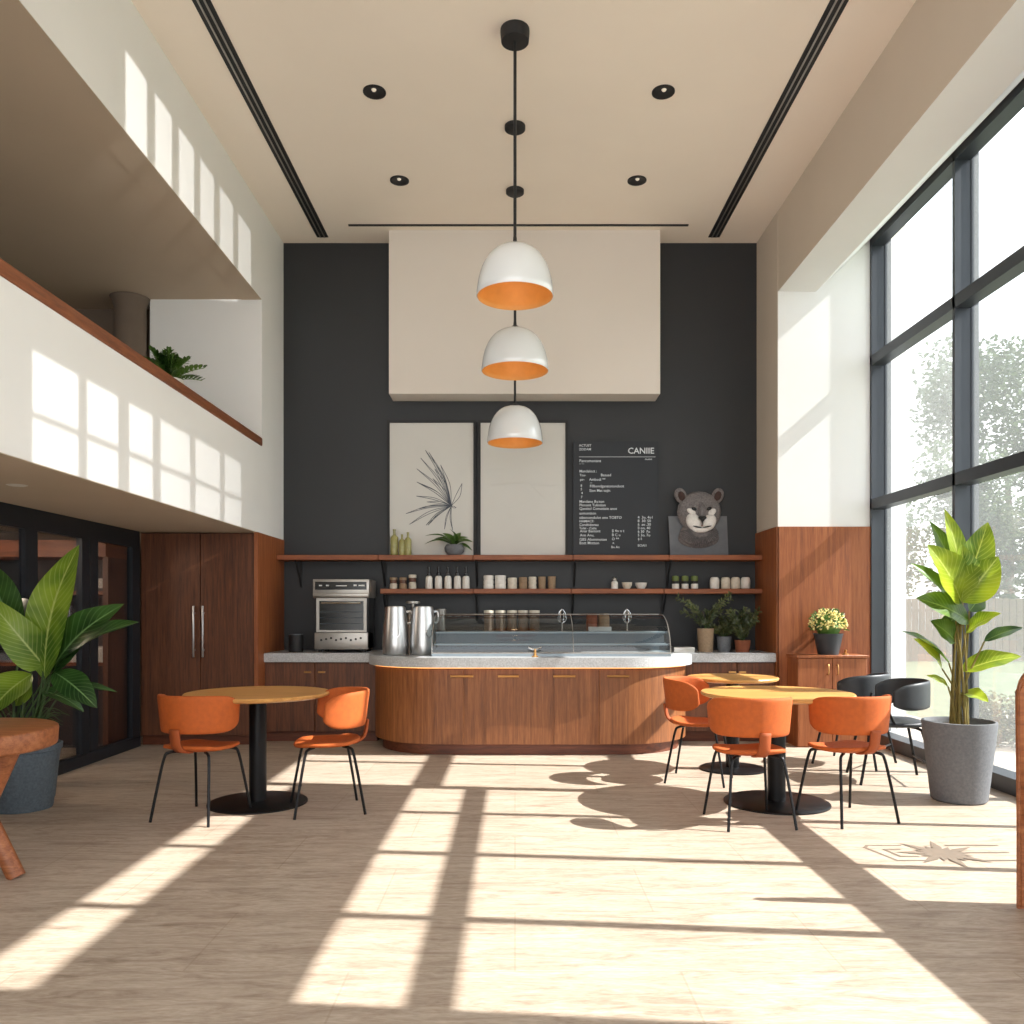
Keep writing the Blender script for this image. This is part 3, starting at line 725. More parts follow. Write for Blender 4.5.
def ringed(r, h, n):
    out = [(0, 0)]
    for k in range(n):
        z0, z1 = h*k/n, h*(k+1)/n
        out += [(r*0.93, z0+0.002), (r, z0+0.010), (r, z1-0.010), (r*0.93, z1-0.002)]
    return out+[(r*0.85, h), (0, h)]
def cupstack(px, r, h, n, mt, lab, grp):
    t = thing('cup_stack', lab, 'stacked cups', ((px-CX)*8.84/FOC, 8.84, ZL), 0, grp)
    link('cups', lathe(BM(), ringed(r, h, n), seg=28), M[mt], t, angle=30)
for px, r, h, n, mt, lab in ((488.6, 0.054, 0.145, 3, 'ceramw', 'left one of two wide white ringed canisters on the lower shelf'), (500.4, 0.060, 0.145, 3, 'ceramw', 'right and widest of two wide white ringed canisters on the lower shelf'),
      (512.3, 0.050, 0.12, 2, 'ceram', 'short cream ringed canister just right of the two wide white canisters'), (523, 0.046, 0.125, 2, 'tan', 'short beige ringed canister with tan bands, middle of the lower shelf'), (532.5, 0.043, 0.130, 3, 'ceram', 'narrow cream ringed canister left of the two tan tumblers')):
    single('canister', lathe(BM(), ringed(r, h, n), seg=28), M[mt], lab, 'canister', ((px-CX)*8.84/FOC, 8.84, ZL), 0, 'ringed canisters on the lower shelf', angle=30)
tum = [(0, 0), (0.037, 0), (0.042, 0.13), (0.039, 0.13), (0.035, 0.02), (0, 0.02)]
single('tumbler', lathe(BM(), tum, seg=24), M['tan'], 'left one of two tan clay tumblers on the lower shelf', 'tumbler', ((542-CX)*8.84/FOC, 8.84, ZL), 0, 'tan tumblers')
single('tumbler', lathe(BM(), [(r*1.05, z*1.02) for r, z in tum], seg=24), M['tan'], 'right one of two tan clay tumblers on the lower shelf', 'tumbler', ((551.7-CX)*8.84/FOC, 8.84, ZL), 0, 'tan tumblers')
ware('shaker', [('body', [(0, 0), (0.036, 0), (0.036, 0.07), (0.022, 0.085), (0, 0.085)], 'ceramw'), ('lid', [(0, 0.085), (0.024, 0.085), (0.027, 0.11), (0.015, 0.125), (0, 0.126)], 'steelm')], 614.5, 'small white shaker with grey cap left of two bowls on the lower shelf', 'shaker', None)
bowl = [(0, 0), (0.03, 0), (0.05, 0.035), (0.056, 0.07), (0.052, 0.07), (0.044, 0.035), (0.025, 0.01), (0, 0.01)]
single('bowl', lathe(BM(), bowl, seg=28), M['ceram'], 'smaller beige bowl beside the white shaker on the lower shelf', 'bowl', ((627-CX)*8.84/FOC, 8.84, ZL), 0, 'small bowls')
single('bowl', lathe(BM(), [(r*1.15, z*0.95) for r, z in bowl], seg=28), M['ceramw'], 'larger white bowl, right of the beige bowl on the lower shelf', 'bowl', ((641-CX)*8.84/FOC, 8.84, ZL), 0, 'small bowls')
for i, px in enumerate((675.5, 685, 694.5)):
    ware('green_lid_jar', [('jar', [(0, 0), (0.034, 0), (0.037, 0.008), (0.037, 0.055), (0, 0.055)], 'ceramw'), ('band', [(0, 0.055), (0.033, 0.055), (0.033, 0.085), (0, 0.085)], 'blackm'), ('lid', [(0, 0.085), (0.036, 0.085), (0.038, 0.12), (0.034, 0.138), (0, 0.142)], 'lime')], px, '%s of three small jars with green lids on the lower shelf' % ('leftmost', 'middle', 'rightmost')[i], 'jar', 'green-lidded jars')
for i, px in enumerate((714.5, 725.5, 735.5, 745.5)):
    single('white_jar', lathe(BM(), [(0, 0), (0.042, 0), (0.049, 0.012), (0.05, 0.09), (0.044, 0.115), (0.034, 0.125), (0, 0.126)], seg=24), M['ceramw' if i in (0, 3) else 'ceram'], '%s of four rounded white jars on the lower shelf' % o4[i], 'jar', ((px-CX)*8.84/FOC, 8.84, ZL), 0, 'rounded white jars')

# ------------------------------------------------------------ things on the worktop
ZT = 0.891
t = thing('oven_machine', 'steel countertop oven with dark glass door and control panel left of the pitchers', 'oven', ((341-CX)*8.4/FOC, 8.42, ZT))
k = 8.42/FOC
def bx(name, x0, y0, z0, x1, y1, z1, mt, par, bev=0.0): return link(name, box(BM(), (x0, y0, z0), (x1, y1, z1), bev), M[mt], par)
bx('body', -0.27, 0.02, 0.03, 0.27, 0.40, 0.72, 'blackm', t, 0.006)
bx('top_panel', -0.285, -0.02, 0.555, 0.285, 0.40, 0.74, 'steelm', t, 0.006)
pn = bx('control_panel', -0.26, -0.028, 0.635, 0.26, -0.018, 0.715, 'blacksh', t)
for x0, x1 in ((-.22, -.19), (-.15, -.12), (-.05, .06), (.13, .16), (.18, .24)): link('display_mark', box(BM(), (x0, -0.031, 0.670), (x1, -0.027, 0.676+random.random()*0.012)), M['tray'], pn)
bx('drip_lip', -0.28, -0.045, 0.56, 0.28, -0.01, 0.60, 'steelm', t, 0.008)
d = BM(); box(d, (-0.255, 0.0, 0.205), (-0.225, 0.03, 0.55)); box(d, (0.225, 0.0, 0.205), (0.255, 0.03, 0.55)); box(d, (-0.225, 0.0, 0.52), (0.225, 0.03, 0.55)); box(d, (-0.225, 0, 0.205), (0.225, 0.03, 0.225))
d = link('oven_door', d, M['steelm'], t)
bx('door_glass', -0.225, 0.005, 0.225, 0.225, 0.018, 0.52, 'blacksh', d)
h = BM(); tube(h, [(-0.2, -0.03, 0.50), (0.2, -0.03, 0.50)], 0.010, 8, smooth=False); box(h, (-0.2, -0.03, 0.494), (-0.185, 0.006, 0.506)); box(h, (0.185, -0.03, 0.494), (0.2, 0.006, 0.506)); link('door_handle', h, M['chrome'], d)
b = BM()
for z in (0.29, 0.35, 0.41): tube(b, [(-0.22, 0.002, z), (0.22, 0.002, z)], 0.004, 6, smooth=False)
link('rack', b, M['inside'], d)
bx('base_panel', -0.27, -0.015, 0.03, 0.27, 0.3, 0.20, 'steelm', t, 0.005)
for i in range(9): 
    kb = lathe(BM(), [(0, 0), (0.011, 0), (0.011, 0.012), (0, 0.012)], seg=10); kb.transform(Matrix.Translation((-0.2+i*0.05, -0.015, 0.125+0.01*(i % 3))) @ Matrix.Rotation(PI/2, 4, 'X')); link('button', kb, M['blackm'], t)
for x in (-.22, .22):
    for y in (0.03, .33): link('foot', lathe(BM(), [(0.022, 0), (0.022, 0.03)], (x, y, 0), 12), M['blackm'], t)

t = thing('black_canister', 'small matte black canister with pale rim left of the oven', 'canister', ((296-CX)*8.5/FOC, 8.5, ZT))
link('body', lathe(BM(), [(0.0, 0), (0.07, 0), (0.074, 0.01), (0.074, 0.17), (0.07, 0.175), (0.0, 0.172)]), M['blackm'], t)
link('lid', lathe(BM(), [(0.071, 0.174), (0.071, 0.182), (0.0, 0.184)]), M['inside'], t)

def pitcher(px, y, s, lab, handle):
    t = thing('steel_pitcher', lab, 'pitcher', ((px-CX)*y/FOC, y, ZT), 0, 'tall steel pitchers')
    link('body', lathe(BM(), [(0, 0), (0.112, 0), (0.122, 0.015), (0.124, 0.10), (0.115, 0.28), (0.100, 0.43), (0.098, 0.455), (0.09, 0.452), (0.09, 0.44), (0, 0.44)], seg=40), M['steel'], t, angle=60)
    link('lid', lathe(BM(), [(0.091, 0.440), (0.088, 0.462), (0.0, 0.466)], seg=32), M['steelm'], t)
    h = BM(); tube(h, [(0.095, 0.0, 0.41), (0.15, 0.0, 0.41), (0.165, 0, 0.36), (0.15, 0, 0.31), (0.108, 0, 0.30)], 0.012, 8); link('handle', h, M['steel'], t)
    e = BM(); tube(e, [(-0.02, -0.119, 0.24), (-0.03, -0.1205, 0.20), (0.0, -0.123, 0.17), (0.03, -0.1205, 0.20), (0.03, -0.119, 0.24)], 0.004, 6); link('emblem', e, M['chrome'], t)
    t.rotation_euler = (0, 0, handle); return t
pitcher(395.5, 7.93, 1, 'left one of two tall brushed steel pitchers, by the oven', 0.2)
pitcher(423, 7.93, 1, 'right one of two tall brushed steel pitchers, beside the display case', 0.6)
t = thing('coffee_press', 'flat-topped metal press standing behind the two steel pitchers', 'press', ((413-CX)*8.3/FOC, 8.3, ZT))
link('body', lathe(BM(), [(0, 0), (0.06, 0), (0.06, 0.40), (0.02, 0.43), (0, 0.43)]), M['steelm'], t)
link('plunger', lathe(BM(), [(0.012, 0.43), (0.012, 0.49), (0.07, 0.495), (0.07, 0.515), (0, 0.518)]), M['steelm'], t)
t = thing('glass_carafe', 'slim pale carafe between the right steel pitcher and the display case', 'carafe', ((440.5-CX)*8.42/FOC, 8.45, ZT))
link('body', lathe(BM(), [(0, 0), (0.05, 0), (0.055, 0.1), (0.05, 0.36), (0.058, 0.44), (0.05, 0.44), (0.045, 0.36), (0, 0.03)]), M['steelm'], t)

# display case
t = thing('display_case', 'long curved-glass display case with grey shelves on the stone worktop', 'display case', (0, 0, ZT))
cx0, cx1, cy0, cy1, ch = -0.77, 1.44, 7.66, 8.30, 0.385
bx('base', cx0, cy0, 0, cx1, cy1, 0.03, 'insidel', t)
bx('rear_panel', cx0, cy1-0.02, 0.03, cx1, cy1, 0.20, 'inside', t)
bx('shelf', cx0+0.01, cy0+0.14, 0.095, cx1-0.01, cy1-0.02, 0.11, 'insidel', t)
bx('shelf', cx0+0.01, cy0+0.26, 0.205, cx1-0.01, cy1-0.02, 0.22, 'insidel', t)
bx('liner', cx0+0.01, cy0+0.30, 0.11, cx1-0.01, cy0+0.31, 0.20, 'inside', t)
prof = [(cy0, 0.03)]+[(cy0+0.02+(0.5)*(1-math.cos(a*PI/2/10)), 0.03+(ch-0.03)*math.sin(a*PI/2/10)) for a in range(0, 11)]+[(cy1, ch)]
b = BM()
gi = [b.verts.new((cx0, y, z)) for y, z in prof]; go = [b.verts.new((cx1, y, z)) for y, z in prof]
for i in range(len(prof)-1): b.faces.new((gi[i], go[i], go[i+1], gi[i+1]))
link('curved_glass', b, M['cglass'], t)
for x, nm in ((cx0, 'left'), (cx1, 'right')):
    b = BM(); vs = [b.verts.new((x, y, z)) for y, z in prof]+[b.verts.new((x, cy1, 0.03))]; b.faces.new(vs); link('end_glass', b, M['cglass'], t)
    e = BM(); tube(e, [(x, y, z) for y, z in prof], 0.0045, 6, smooth=False); link('edge_trim', e, M['steelm'], t)
e = BM(); tube(e, [(0.54, y-0.003, z) for y, z in prof], 0.003, 6, smooth=False); link('divider', e, M['steelm'], t)
e = BM(); tube(e, [(cx0, cy1, ch), (cx1, cy1, ch)], 0.005, 6, smooth=False); tube(e, [(cx0, cy0, 0.03), (cx1, cy0, 0.03)], 0.006, 6, smooth=False); link('edge_rail', e, M['steelm'], t)
single('small_tray', box(BM(), (-0.11, -0.03, 0), (0.11, 0.03, 0.045), 0.004), M['tray'], 'small white tray on the upper shelf of the display case, right of the divider', 'tray', (0.82, 8.03, ZT+0.221))
single('serving_tray', box(BM(), (-0.36, -0.05, 0), (0.36, 0.05, 0.012), 0.004), M['tray'], 'long bright white tray in the bottom right of the display case', 'tray', (0.98, 7.74, ZT+0.031))
# canisters behind the case
c0 = None
for i, px in enumerate((489, 500.5, 512, 523, 534.5)):
    lab = '%s of five tall beige canisters standing behind the display case' % ords[i]
    if c0 is None:
        c0 = thing('tall_canister', lab, 'canister', ((px-CX)*8.6/FOC, 8.6, ZT), 0, 'canisters behind the display case')
        link('body', lathe(BM(), [(0, 0), (0.05, 0), (0.05, 0.40), (0, 0.40)]), M['tan_shaded'], c0); link('lid', lathe(BM(), [(0, 0.40), (0.054, 0.40), (0.054, 0.425), (0, 0.428)]), M['ceram'], c0)
    else: place(copy_tree(c0), ((px-CX)*8.6/FOC, 8.6, ZT), 0, lab)
for i, (px, mt) in enumerate(((592, 'terra'), (604, 'tan'))):
    single('clay_jar', lathe(BM(), [(0, 0), (0.055, 0), (0.06, 0.05), (0.058, 0.36), (0.05, 0.39), (0, 0.39)]), M[mt], ('reddish clay jar' if i == 0 else 'pale clay jar beside the reddish one')+' standing behind the right half of the display case', 'jar', ((px-CX)*8.6/FOC, 8.62, ZT))
for px, lab in ((562, 'wire whisk stand behind the case near its divider'), (627, 'wire whisk stand behind the right end of the case')):
    t = thing('whisk', lab, 'whisk', ((px-CX)*8.5/FOC, 8.5, ZT)); b = BM(); tube(b, [(0, 0, 0), (0, 0, 0.30)], 0.008, 8, smooth=False); lathe(b, [(0.05, 0), (0.05, 0.012)]); link('stand', b, M['steelm'], t)
    b = BM()
    for a in range(3):
        u = Vector((math.cos(a*PI/3), math.sin(a*PI/3), 0)); tube(b, [(0, 0, 0.44), u*0.03+Vector((0, 0, 0.40)), u*0.04+Vector((0, 0, 0.33)), (0, 0, 0.29)], 0.0035, 5); tube(b, [(0, 0, 0.44), -u*0.03+Vector((0, 0, 0.40)), -u*0.04+Vector((0, 0, 0.33)), (0, 0, 0.29)], 0.0035, 5)
    link('wires', b, M['chrome'], t)
t = thing('tap', 'small chrome cross-handled tap at the front edge of the worktop before the display case', 'tap', ((535-CX)*7.55/FOC, 7.56, ZT))
link('spout', lathe(BM(), [(0.03, 0), (0.03, 0.01), (0.014, 0.015), (0.012, 0.07), (0, 0.075)], seg=16), M['brass'], t)
b = BM(); tube(b, [(-0.06, 0, 0.088), (-0.03, 0, 0.075), (0, 0, 0.07), (0.03, 0, 0.075), (0.06, 0, 0.088)], 0.008, 8); link('handle', b, M['chrome'], t)
single('flat_box', box(BM(), (-0.105, -0.12, 0), (0.105, 0.12, 0.055), 0.006), M['steelm'], 'flat grey box on the worktop at the right end of the display case', 'box', ((684-CX)*8.35/FOC, 8.45, ZT))

def sprig_pot(name, lab, px, y, r, h, mat_, sprs, seed, lm='sprig', ll=0.05, prof=None):
    random.seed(seed)
    t = thing(name, lab, 'potted plant', ((px-CX)*y/FOC, y, ZT))
    link('pot', lathe(BM(), prof or [(0, 0), (r*0.86, 0), (r, h), (r*0.9, h), (r*0.85, h*0.9), (0, h*0.9)]), M[mat_], t)
    f = BM(); st = BM()
    for dx, dy, dz in sprs:
        base = Vector((random.uniform(-.3, .3)*r, random.uniform(-.3, .3)*r, h*0.9)); tip = base+Vector((dx, dy, dz)); mid = (base+tip)/2+Vector((-dx*0.15, 0, dz*0.08))
        pts = smooth_path([base, mid, tip], 8); tube(st, pts, 0.003, 5, smooth=False)
        for q in range(3, len(pts)):
            for s_ in (-1, 1):
                dr = (pts[q]-pts[q-1]).normalized(); a = random.uniform(0, PI)
                sd = (dr.orthogonal().normalized()*math.cos(a)+dr.cross(dr.orthogonal()).normalized()*math.sin(a))*s_
                leaf(f, pts[q], pts[q]+(dr*0.7+sd)*ll*random.uniform(0.6, 1), ll*0.35, nu=3, nv=2)
    link('stems', st, M['stemd'], t); link('foliage', f, M[lm], t, norm=False)
sprig_pot('sprig_pot', 'tall tan pot with long leafy sprigs on the right worktop', 705.5, 8.55, 0.085, 0.24, 'tan', [(-0.30, 0, 0.34), (-0.22, -.05, 0.30), (-0.12, .05, 0.24), (0.22, 0, 0.38), (0.28, 0.03, 0.32), (0.12, -.04, 0.26), (-.2, .06, .2), (.18, .02, .2), (0.0, -0.05, 0.2)], 2)
sprig_pot('sprig_pot', 'small dark grey pot with a low bushy plant between two taller pots', 724, 8.6, 0.075, 0.155, 'concrete', [(random.uniform(-.16, .16), random.uniform(-.1, .1), random.uniform(.08, .22)) for _ in range(12)], 4)
random.seed(21)
sprig_pot('sprig_pot', 'terracotta pot with a round bushy herb, rightmost on the worktop', 742.5, 8.5, 0.08, 0.12, 'terra', [(random.uniform(-.17, .17), random.uniform(-.12, .12), random.uniform(.12, .34)) for _ in range(22)], 6)

# ------------------------------------------------------------ small side cabinet + flowers
t = thing('side_cabinet', 'small walnut two-door cabinet against the wood wall panel by the window', 'cabinet', (0, 0, 0))
sx0, sx1, sy0, sy1 = 2.71, 3.38, 7.96, 8.255
link('carcass', box(BM(), (sx0, sy0+0.02, 0.0), (sx1, sy1, 0.86)), M['panel'], t)
link('top', box(BM(), (sx0-0.012, sy0-0.012, 0.86), (sx1+0.012, sy1, 0.885), 0.003, 1), M['panel'], t)
xm = (sx0+sx1)/2
for a, c, hx_ in ((sx0+0.004, xm-0.002, xm-0.045), (xm+0.002, sx1-0.004, xm+0.045)):
    d = link('door', box(BM(), (a, sy0, 0.01), (c, sy0+0.019, 0.855), 0.003, 1), M['panel'], t)
    h = BM(); tube(h, [(hx_, sy0, 0.70), (hx_, sy0-0.025, 0.715), (hx_, sy0-0.025, 0.785), (hx_, sy0, 0.80)], 0.006, 8); link('handle', h, M['brass'], d)
random.seed(11)
t = thing('flower_pot', 'dark pot with a round cushion of pale yellow flowers on the side cabinet', 'potted plant', ((828.5-CX)*8.08/FOC, 8.09, 0.886))
link('pot', lathe(BM(), [(0, 0), (0.095, 0), (0.135, 0.19), (0.14, 0.205), (0.125, 0.205), (0.115, 0.18), (0, 0.18)]), M['darkpot'], t)
f = BM(); pt = BM()
for i in range(420):
    z = random.uniform(-0.35, 1); a = random.uniform(0, 2*PI); rr = math.sqrt(max(0, 1-z*z)); q = random.uniform(0.7, 1.0)
    d = Vector((rr*math.cos(a)*0.17, rr*math.sin(a)*0.15, z*0.15))*q+Vector((0, 0, 0.29))
    dn = (d-Vector((0, 0, 0.29))).normalized()
    if i % 3 == 0:
        leaf(f, d, d+dn*0.035+Vector((random.uniform(-.02, .02), random.uniform(-.02, .02), 0)), 0.016, nu=3, nv=2)
    else:
        bb = bmesh.new(); bmesh.ops.create_icosphere(bb, subdivisions=1, radius=random.uniform(0.008, 0.014)); bb.transform(Matrix.Translation(d+dn*0.01)); me = bpy.data.meshes.new('x'); bb.to_mesh(me); pt.from_mesh(me); bb.free(); bpy.data.meshes.remove(me)
lathe(f, [(0, 0.17), (0.09, 0.2), (0.13, 0.27), (0.10, 0.36), (0, 0.40)], seg=14)
link('foliage', f, M['fern'], t, norm=False); link('blossoms', pt, M['petal'], t)
single('trinket', lathe(BM(), [(0, 0), (0.03, 0), (0.03, 0.012), (0.012, 0.02), (0.016, 0.045), (0, 0.055)], seg=14), M['brass'], 'tiny brass trinket on the side cabinet right of the flowers', 'ornament', ((845.5-CX)*8.05/FOC, 8.05, 0.886))

# ------------------------------------------------------------ tables
def cafe_table(x, y, rt, rb, rc, lab, h=0.755):
    t = thing('cafe_table', lab, 'table', (x, y, 0), 0, 'round pedestal tables')
    link('tabletop', lathe(BM(), [(0, h-0.032), (rt-0.03, h-0.032), (rt-0.004, h-0.022), (rt, h-0.008), (rt-0.006, h), (0, h)], seg=64), M['oak'], t, angle=50)
    link('column', lathe(BM(), [(rc, 0.02), (rc, h-0.05), (rc*1.9, h-0.045), (rc*1.9, h-0.033)], seg=32), M['black'], t)
    link('base', lathe(BM(), [(0, 0), (rb, 0), (rb, 0.010), (rb-0.012, 0.016), (rc*1.4, 0.022), (0, 0.022)], seg=64), M['black'], t)
    return t
cafe_table(-1.75, 5.65, 0.48, 0.33, 0.058, 'round oak café table on a black pedestal, left of the room')
cafe_table(1.78, 5.65, 0.505, 0.35, 0.06, 'larger and nearer round oak pedestal table on the right')
cafe_table(1.80, 6.87, 0.37, 0.27, 0.055, 'smaller round oak pedestal table behind the larger one on the right', h=0.765)

# ------------------------------------------------------------ orange chairs
def mods(o, thick, sub=1, off=0.0):
    s = o.modifiers.new('Solidify', 'SOLIDIFY'); s.thickness = thick; s.offset = off
    if sub: u = o.modifiers.new('Subsurf', 'SUBSURF'); u.levels = sub; u.render_levels = sub
    return o
def make_chair(lab):
    t = thing('dining_chair', lab, 'chair', (0, 0, 0), 0, 'orange dining chairs')
    def seat(u, v):
        a, b_ = 2*u-1, 2*v-1
        # square to rounded square
        x = a*math.sqrt(1-b_*b_*0.42); y = b_*math.sqrt(1-a*a*0.42)
        z = 0.455-0.022*(1-min(1, x*x+y*y))+(0.02 if False else 0)-0.02*max(0, y-0.5)**2*4+0.03*max(0, -y-0.5)*1.2
        return Vector((x*0.235, 0.035+y*0.235, z))
    mods(link('seat', grid(BM(), seat, 12, 12), M['orange'], t), 0.026, 1)
    R = 0.255
    def back(u, v):
        tt = 2*u-1; s = 2*v-1
        f = max(0.0, 1-abs(tt)**7)**0.36
        f = max(f, 0.46)
        a = tt*math.radians(97)
        lean = 0.035*(s*0.5+0.5)
        r = R+lean*0.5
        y = 0.055-r*math.cos(a)*1.10
        return Vector((r*math.sin(a), y-lean*0.35, 0.664+0.010*math.cos(a)+0.120*s*f))
    bk = mods(link('backrest', grid(BM(), back, 24, 6), M['orange'], t), 0.022, 1)
    def spine(u, v):
        pts = [Vector((0, -0.10, 0.432)), Vector((0, -0.17, 0.440)), Vector((0, -0.225, 0.475)), Vector((0, -0.243, 0.53)), Vector((0, -0.252, 0.585))]
        sp = smooth_path(pts, 4); k = u*(len(sp)-1); i = min(int(k), len(sp)-2); p = sp[i].lerp(sp[i+1], k-i)
        return p+Vector(((2*v-1)*0.036, 0, 0))
    mods(link('back_support', grid(BM(), spine, 12, 2), M['orange_d'], t), 0.016, 0)
    for sx in (-1, 1):
        for fy in (-1, 1):
            top = Vector((sx*0.10, 0.035+fy*0.10, 0.426)); b = BM()
            tube(b, [top, (sx*0.155, 0.035+fy*0.145, 0.42), (sx*0.178, 0.035+fy*0.165, 0.385), (sx*0.205, 0.035+fy*0.205, 0.19), (sx*0.228, 0.035+fy*0.24, 0.0)], 0.0098, 8)
            link('leg', b, M['black'], t)
    return t
face = lambda fx, fy: math.atan2(-fx, fy)
ch = make_chair('orange upholstered chair left of the left round table, its back to the camera')
ch.scale = (0.92, 0.92, 1.0)
place(ch, (-2.0, 5.25, 0), face(0.28, 0.96))
place(copy_tree(ch), (-1.205, 5.47, 0), face(-0.95, -0.31), 'orange upholstered chair right of the left round table, facing left')
place(copy_tree(ch), (1.45, 5.11, 0), face(-0.10, 0.99), 'left one of two orange chairs with backs to the camera at the nearer right table')
place(copy_tree(ch), (2.10, 5.21, 0), face(-0.30, 0.95), 'right one of two orange chairs with backs to the camera at the nearer right table')
place(copy_tree(ch), (1.39, 6.42, 0), face(0.92, -0.38), 'orange chair at the smaller rear table, facing right beside the counter end')

# ------------------------------------------------------------ dark armchairs
def make_dark(lab):
    t = thing('armchair', lab, 'chair', (0, 0, 0), 0, 'charcoal armchairs')
    def seat(u, v):
        a, b_ = 2*u-1, 2*v-1
        x = a*math.sqrt(1-b_*b_*0.4); y = b_*math.sqrt(1-a*a*0.4)
        return Vector((x*0.25, 0.02+y*0.245, 0.455-0.02*(1-min(1, x*x+y*y))))
    mods(link('seat', grid(BM(), seat, 12, 12), M['darkfab'], t), 0.035, 1)
    def back(u, v):
        tt = 2*u-1; s = 2*v-1
        a = tt*math.radians(100); f = max(0.55, max(0.0, 1-abs(tt)**7)**0.4)
        return Vector((0.285*math.sin(a), 0.02-0.27*math.cos(a), 0.66+0.02*math.cos(a)+0.105*s*f))
    mods(link('backrest', grid(BM(), back, 26, 5), M['darkfab'], t), 0.024, 1)
    for sx in (-1, 1):
        b = BM(); tube(b, [(sx*0.272, 0.09, 0.65), (sx*0.275, 0.10, 0.58), (sx*0.255, 0.06, 0.49), (sx*0.20, 0.02, 0.435)], 0.010, 8); link('arm_tube', b, M['black'], t)
        for fy in (-1, 1):
            b = BM(); tube(b, [(sx*0.12, 0.02+fy*0.12, 0.43), (sx*0.17, 0.02+fy*0.165, 0.42), (sx*0.20, 0.02+fy*0.19, 0.37), (sx*0.25, 0.02+fy*0.265, 0.0)], 0.011, 8); link('leg', b, M['black'], t)
    b = BM(); tube(b, [(-0.228, -0.21, 0.16), (0.228, -0.21, 0.16)], 0.008, 8, smooth=False); link('stretcher', b, M['black'], t)
    return t
dc = make_dark('nearer charcoal armchair beside the window, left of the big potted plant')
place(dc, (2.92, 6.42, 0), face(-0.96, 0.18))
place(copy_tree(dc), (2.93, 7.12, 0), face(-0.75, 0.66), 'farther charcoal armchair before the small side cabinet')

# ------------------------------------------------------------ big plants
def big_plant(name, lab, loc, potm, potprof, soil_z, soil_r):
    t = thing(name, lab, 'potted plant', loc)
    link('pot', lathe(BM(), potprof, seg=48), M[potm], t, angle=35)
    link('soil', lathe(BM(), [(soil_r, soil_z-0.01), (soil_r, soil_z), (0, soil_z+0.012)], seg=32), M['soil'], t)
    return t
random.seed(15)
RX, RY = 3.07, 5.74
t = big_plant('potted_plant', 'tall broad-leaved plant in a grey planter by the big window', (RX, RY, 0), 'concrete',
    [(0, 0), (0.165, 0), (0.178, 0.012), (0.222, 0.40), (0.236, 0.53), (0.236, 0.548), (0.222, 0.55), (0.214, 0.53), (0.21, 0.49), (0, 0.49)], 0.505, 0.212)
def R_(cx, cy, dy=0.0): 
    v = W(860+cx*164/600, 480+cy*280/1024, RY+dy); return v-Vector((RX, RY, 0))
wpx = 164/600*RY/FOC
lv = {'canna': [], 'cannad': []}
spec = [ # base, tip, width, mat, dy_tip, normal
 ((372, 445), (255, 150), 100, 'cannad', 0.10, (0.3, -1, 0.1)), ((372, 440), (308, 105), 92, 'canna', 0.04, (0.25, -1, 0.1)), ((372, 420), (468, 155), 120, 'canna', 0.02, (-0.3, -1, 0.1)),
 ((376, 448), (506, 280), 135, 'canna', -0.10, (-0.4, -1, 0.2)), ((372, 450), (246, 236), 150, 'canna', -0.12, (0.3, -1, 0.2)), ((370, 450), (372, 235), 120, 'canna', -0.05, (0, -1, 0.1)),
 ((340, 440), (185, 305), 66, 'cannad', -0.05, (0.3, -1, 0.6)), ((398, 515), (205, 432), 120, 'cannad', -0.12, (0.1, -1, 0.6)), ((388, 560), (515, 488), 95, 'canna', -0.14, (0, -0.6, 1)),
 ((350, 590), (258, 515), 90, 'cannad', -0.03, (0.2, -1, 0.4)), ((325, 670), (150, 552), 70, 'cannad', -0.1, (0.3, -0.5, 1)), ((300, 690), (195, 580), 75, 'canna', -0.14, (0.4, -0.8, 0.6)),
 ((372, 700), (590, 645), 95, 'canna', -0.06, (-0.1, -0.7, 1)), ((455, 590), (596, 540), 52, 'cannad', 0.05, (0, -0.7, 1)), ((370, 778), (470, 812), 78, 'canna', -0.14, (0.2, -0.8, 0.8)), ((322, 755), (243, 715), 40, 'canna', 0.0, (0, -0.7, 1)),
 ((352, 500), (300, 540), 60, 'cannad', 0.06, (0, -1, 0.3)), ((400, 480), (440, 420), 70, 'cannad', 0.12, (0, -1, 0.3))]
st = BM()
random.seed(8)
for bs, tp, w, mt, dy, nn in spec:
    bs = R_(*bs); tp = R_(*tp, dy)
    b = BM(); leaf(b, bs, tp, w*wpx, nn, bend=0.06, fold=0.32, ripple=0.07, nu=18, nv=8, peak=0.42); lv[mt].append(b)
    a = random.uniform(0, 6); rt = Vector((math.cos(a)*0.055, math.sin(a)*0.055, 0.50)); 
    tube(st, [rt, rt.lerp(bs, 0.5)*Vector((0.75, 0.75, 1)) if False else Vector(((rt.x*0.7+bs.x*0.3), (rt.y*0.7+bs.y*0.3), (rt.z+bs.z)/2)), bs], lambda u: 0.0085-0.003*u, 7)
def join(bms):
    out = BM()
    for b_ in bms:
        me = bpy.data.meshes.new('x'); b_.to_mesh(me); b_.free(); out.from_mesh(me); bpy.data.meshes.remove(me)
    return out
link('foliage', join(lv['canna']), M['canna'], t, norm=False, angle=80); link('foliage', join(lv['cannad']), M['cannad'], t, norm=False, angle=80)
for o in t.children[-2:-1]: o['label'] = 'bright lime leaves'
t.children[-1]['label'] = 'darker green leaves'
link('stems', st, M['stemb'], t)

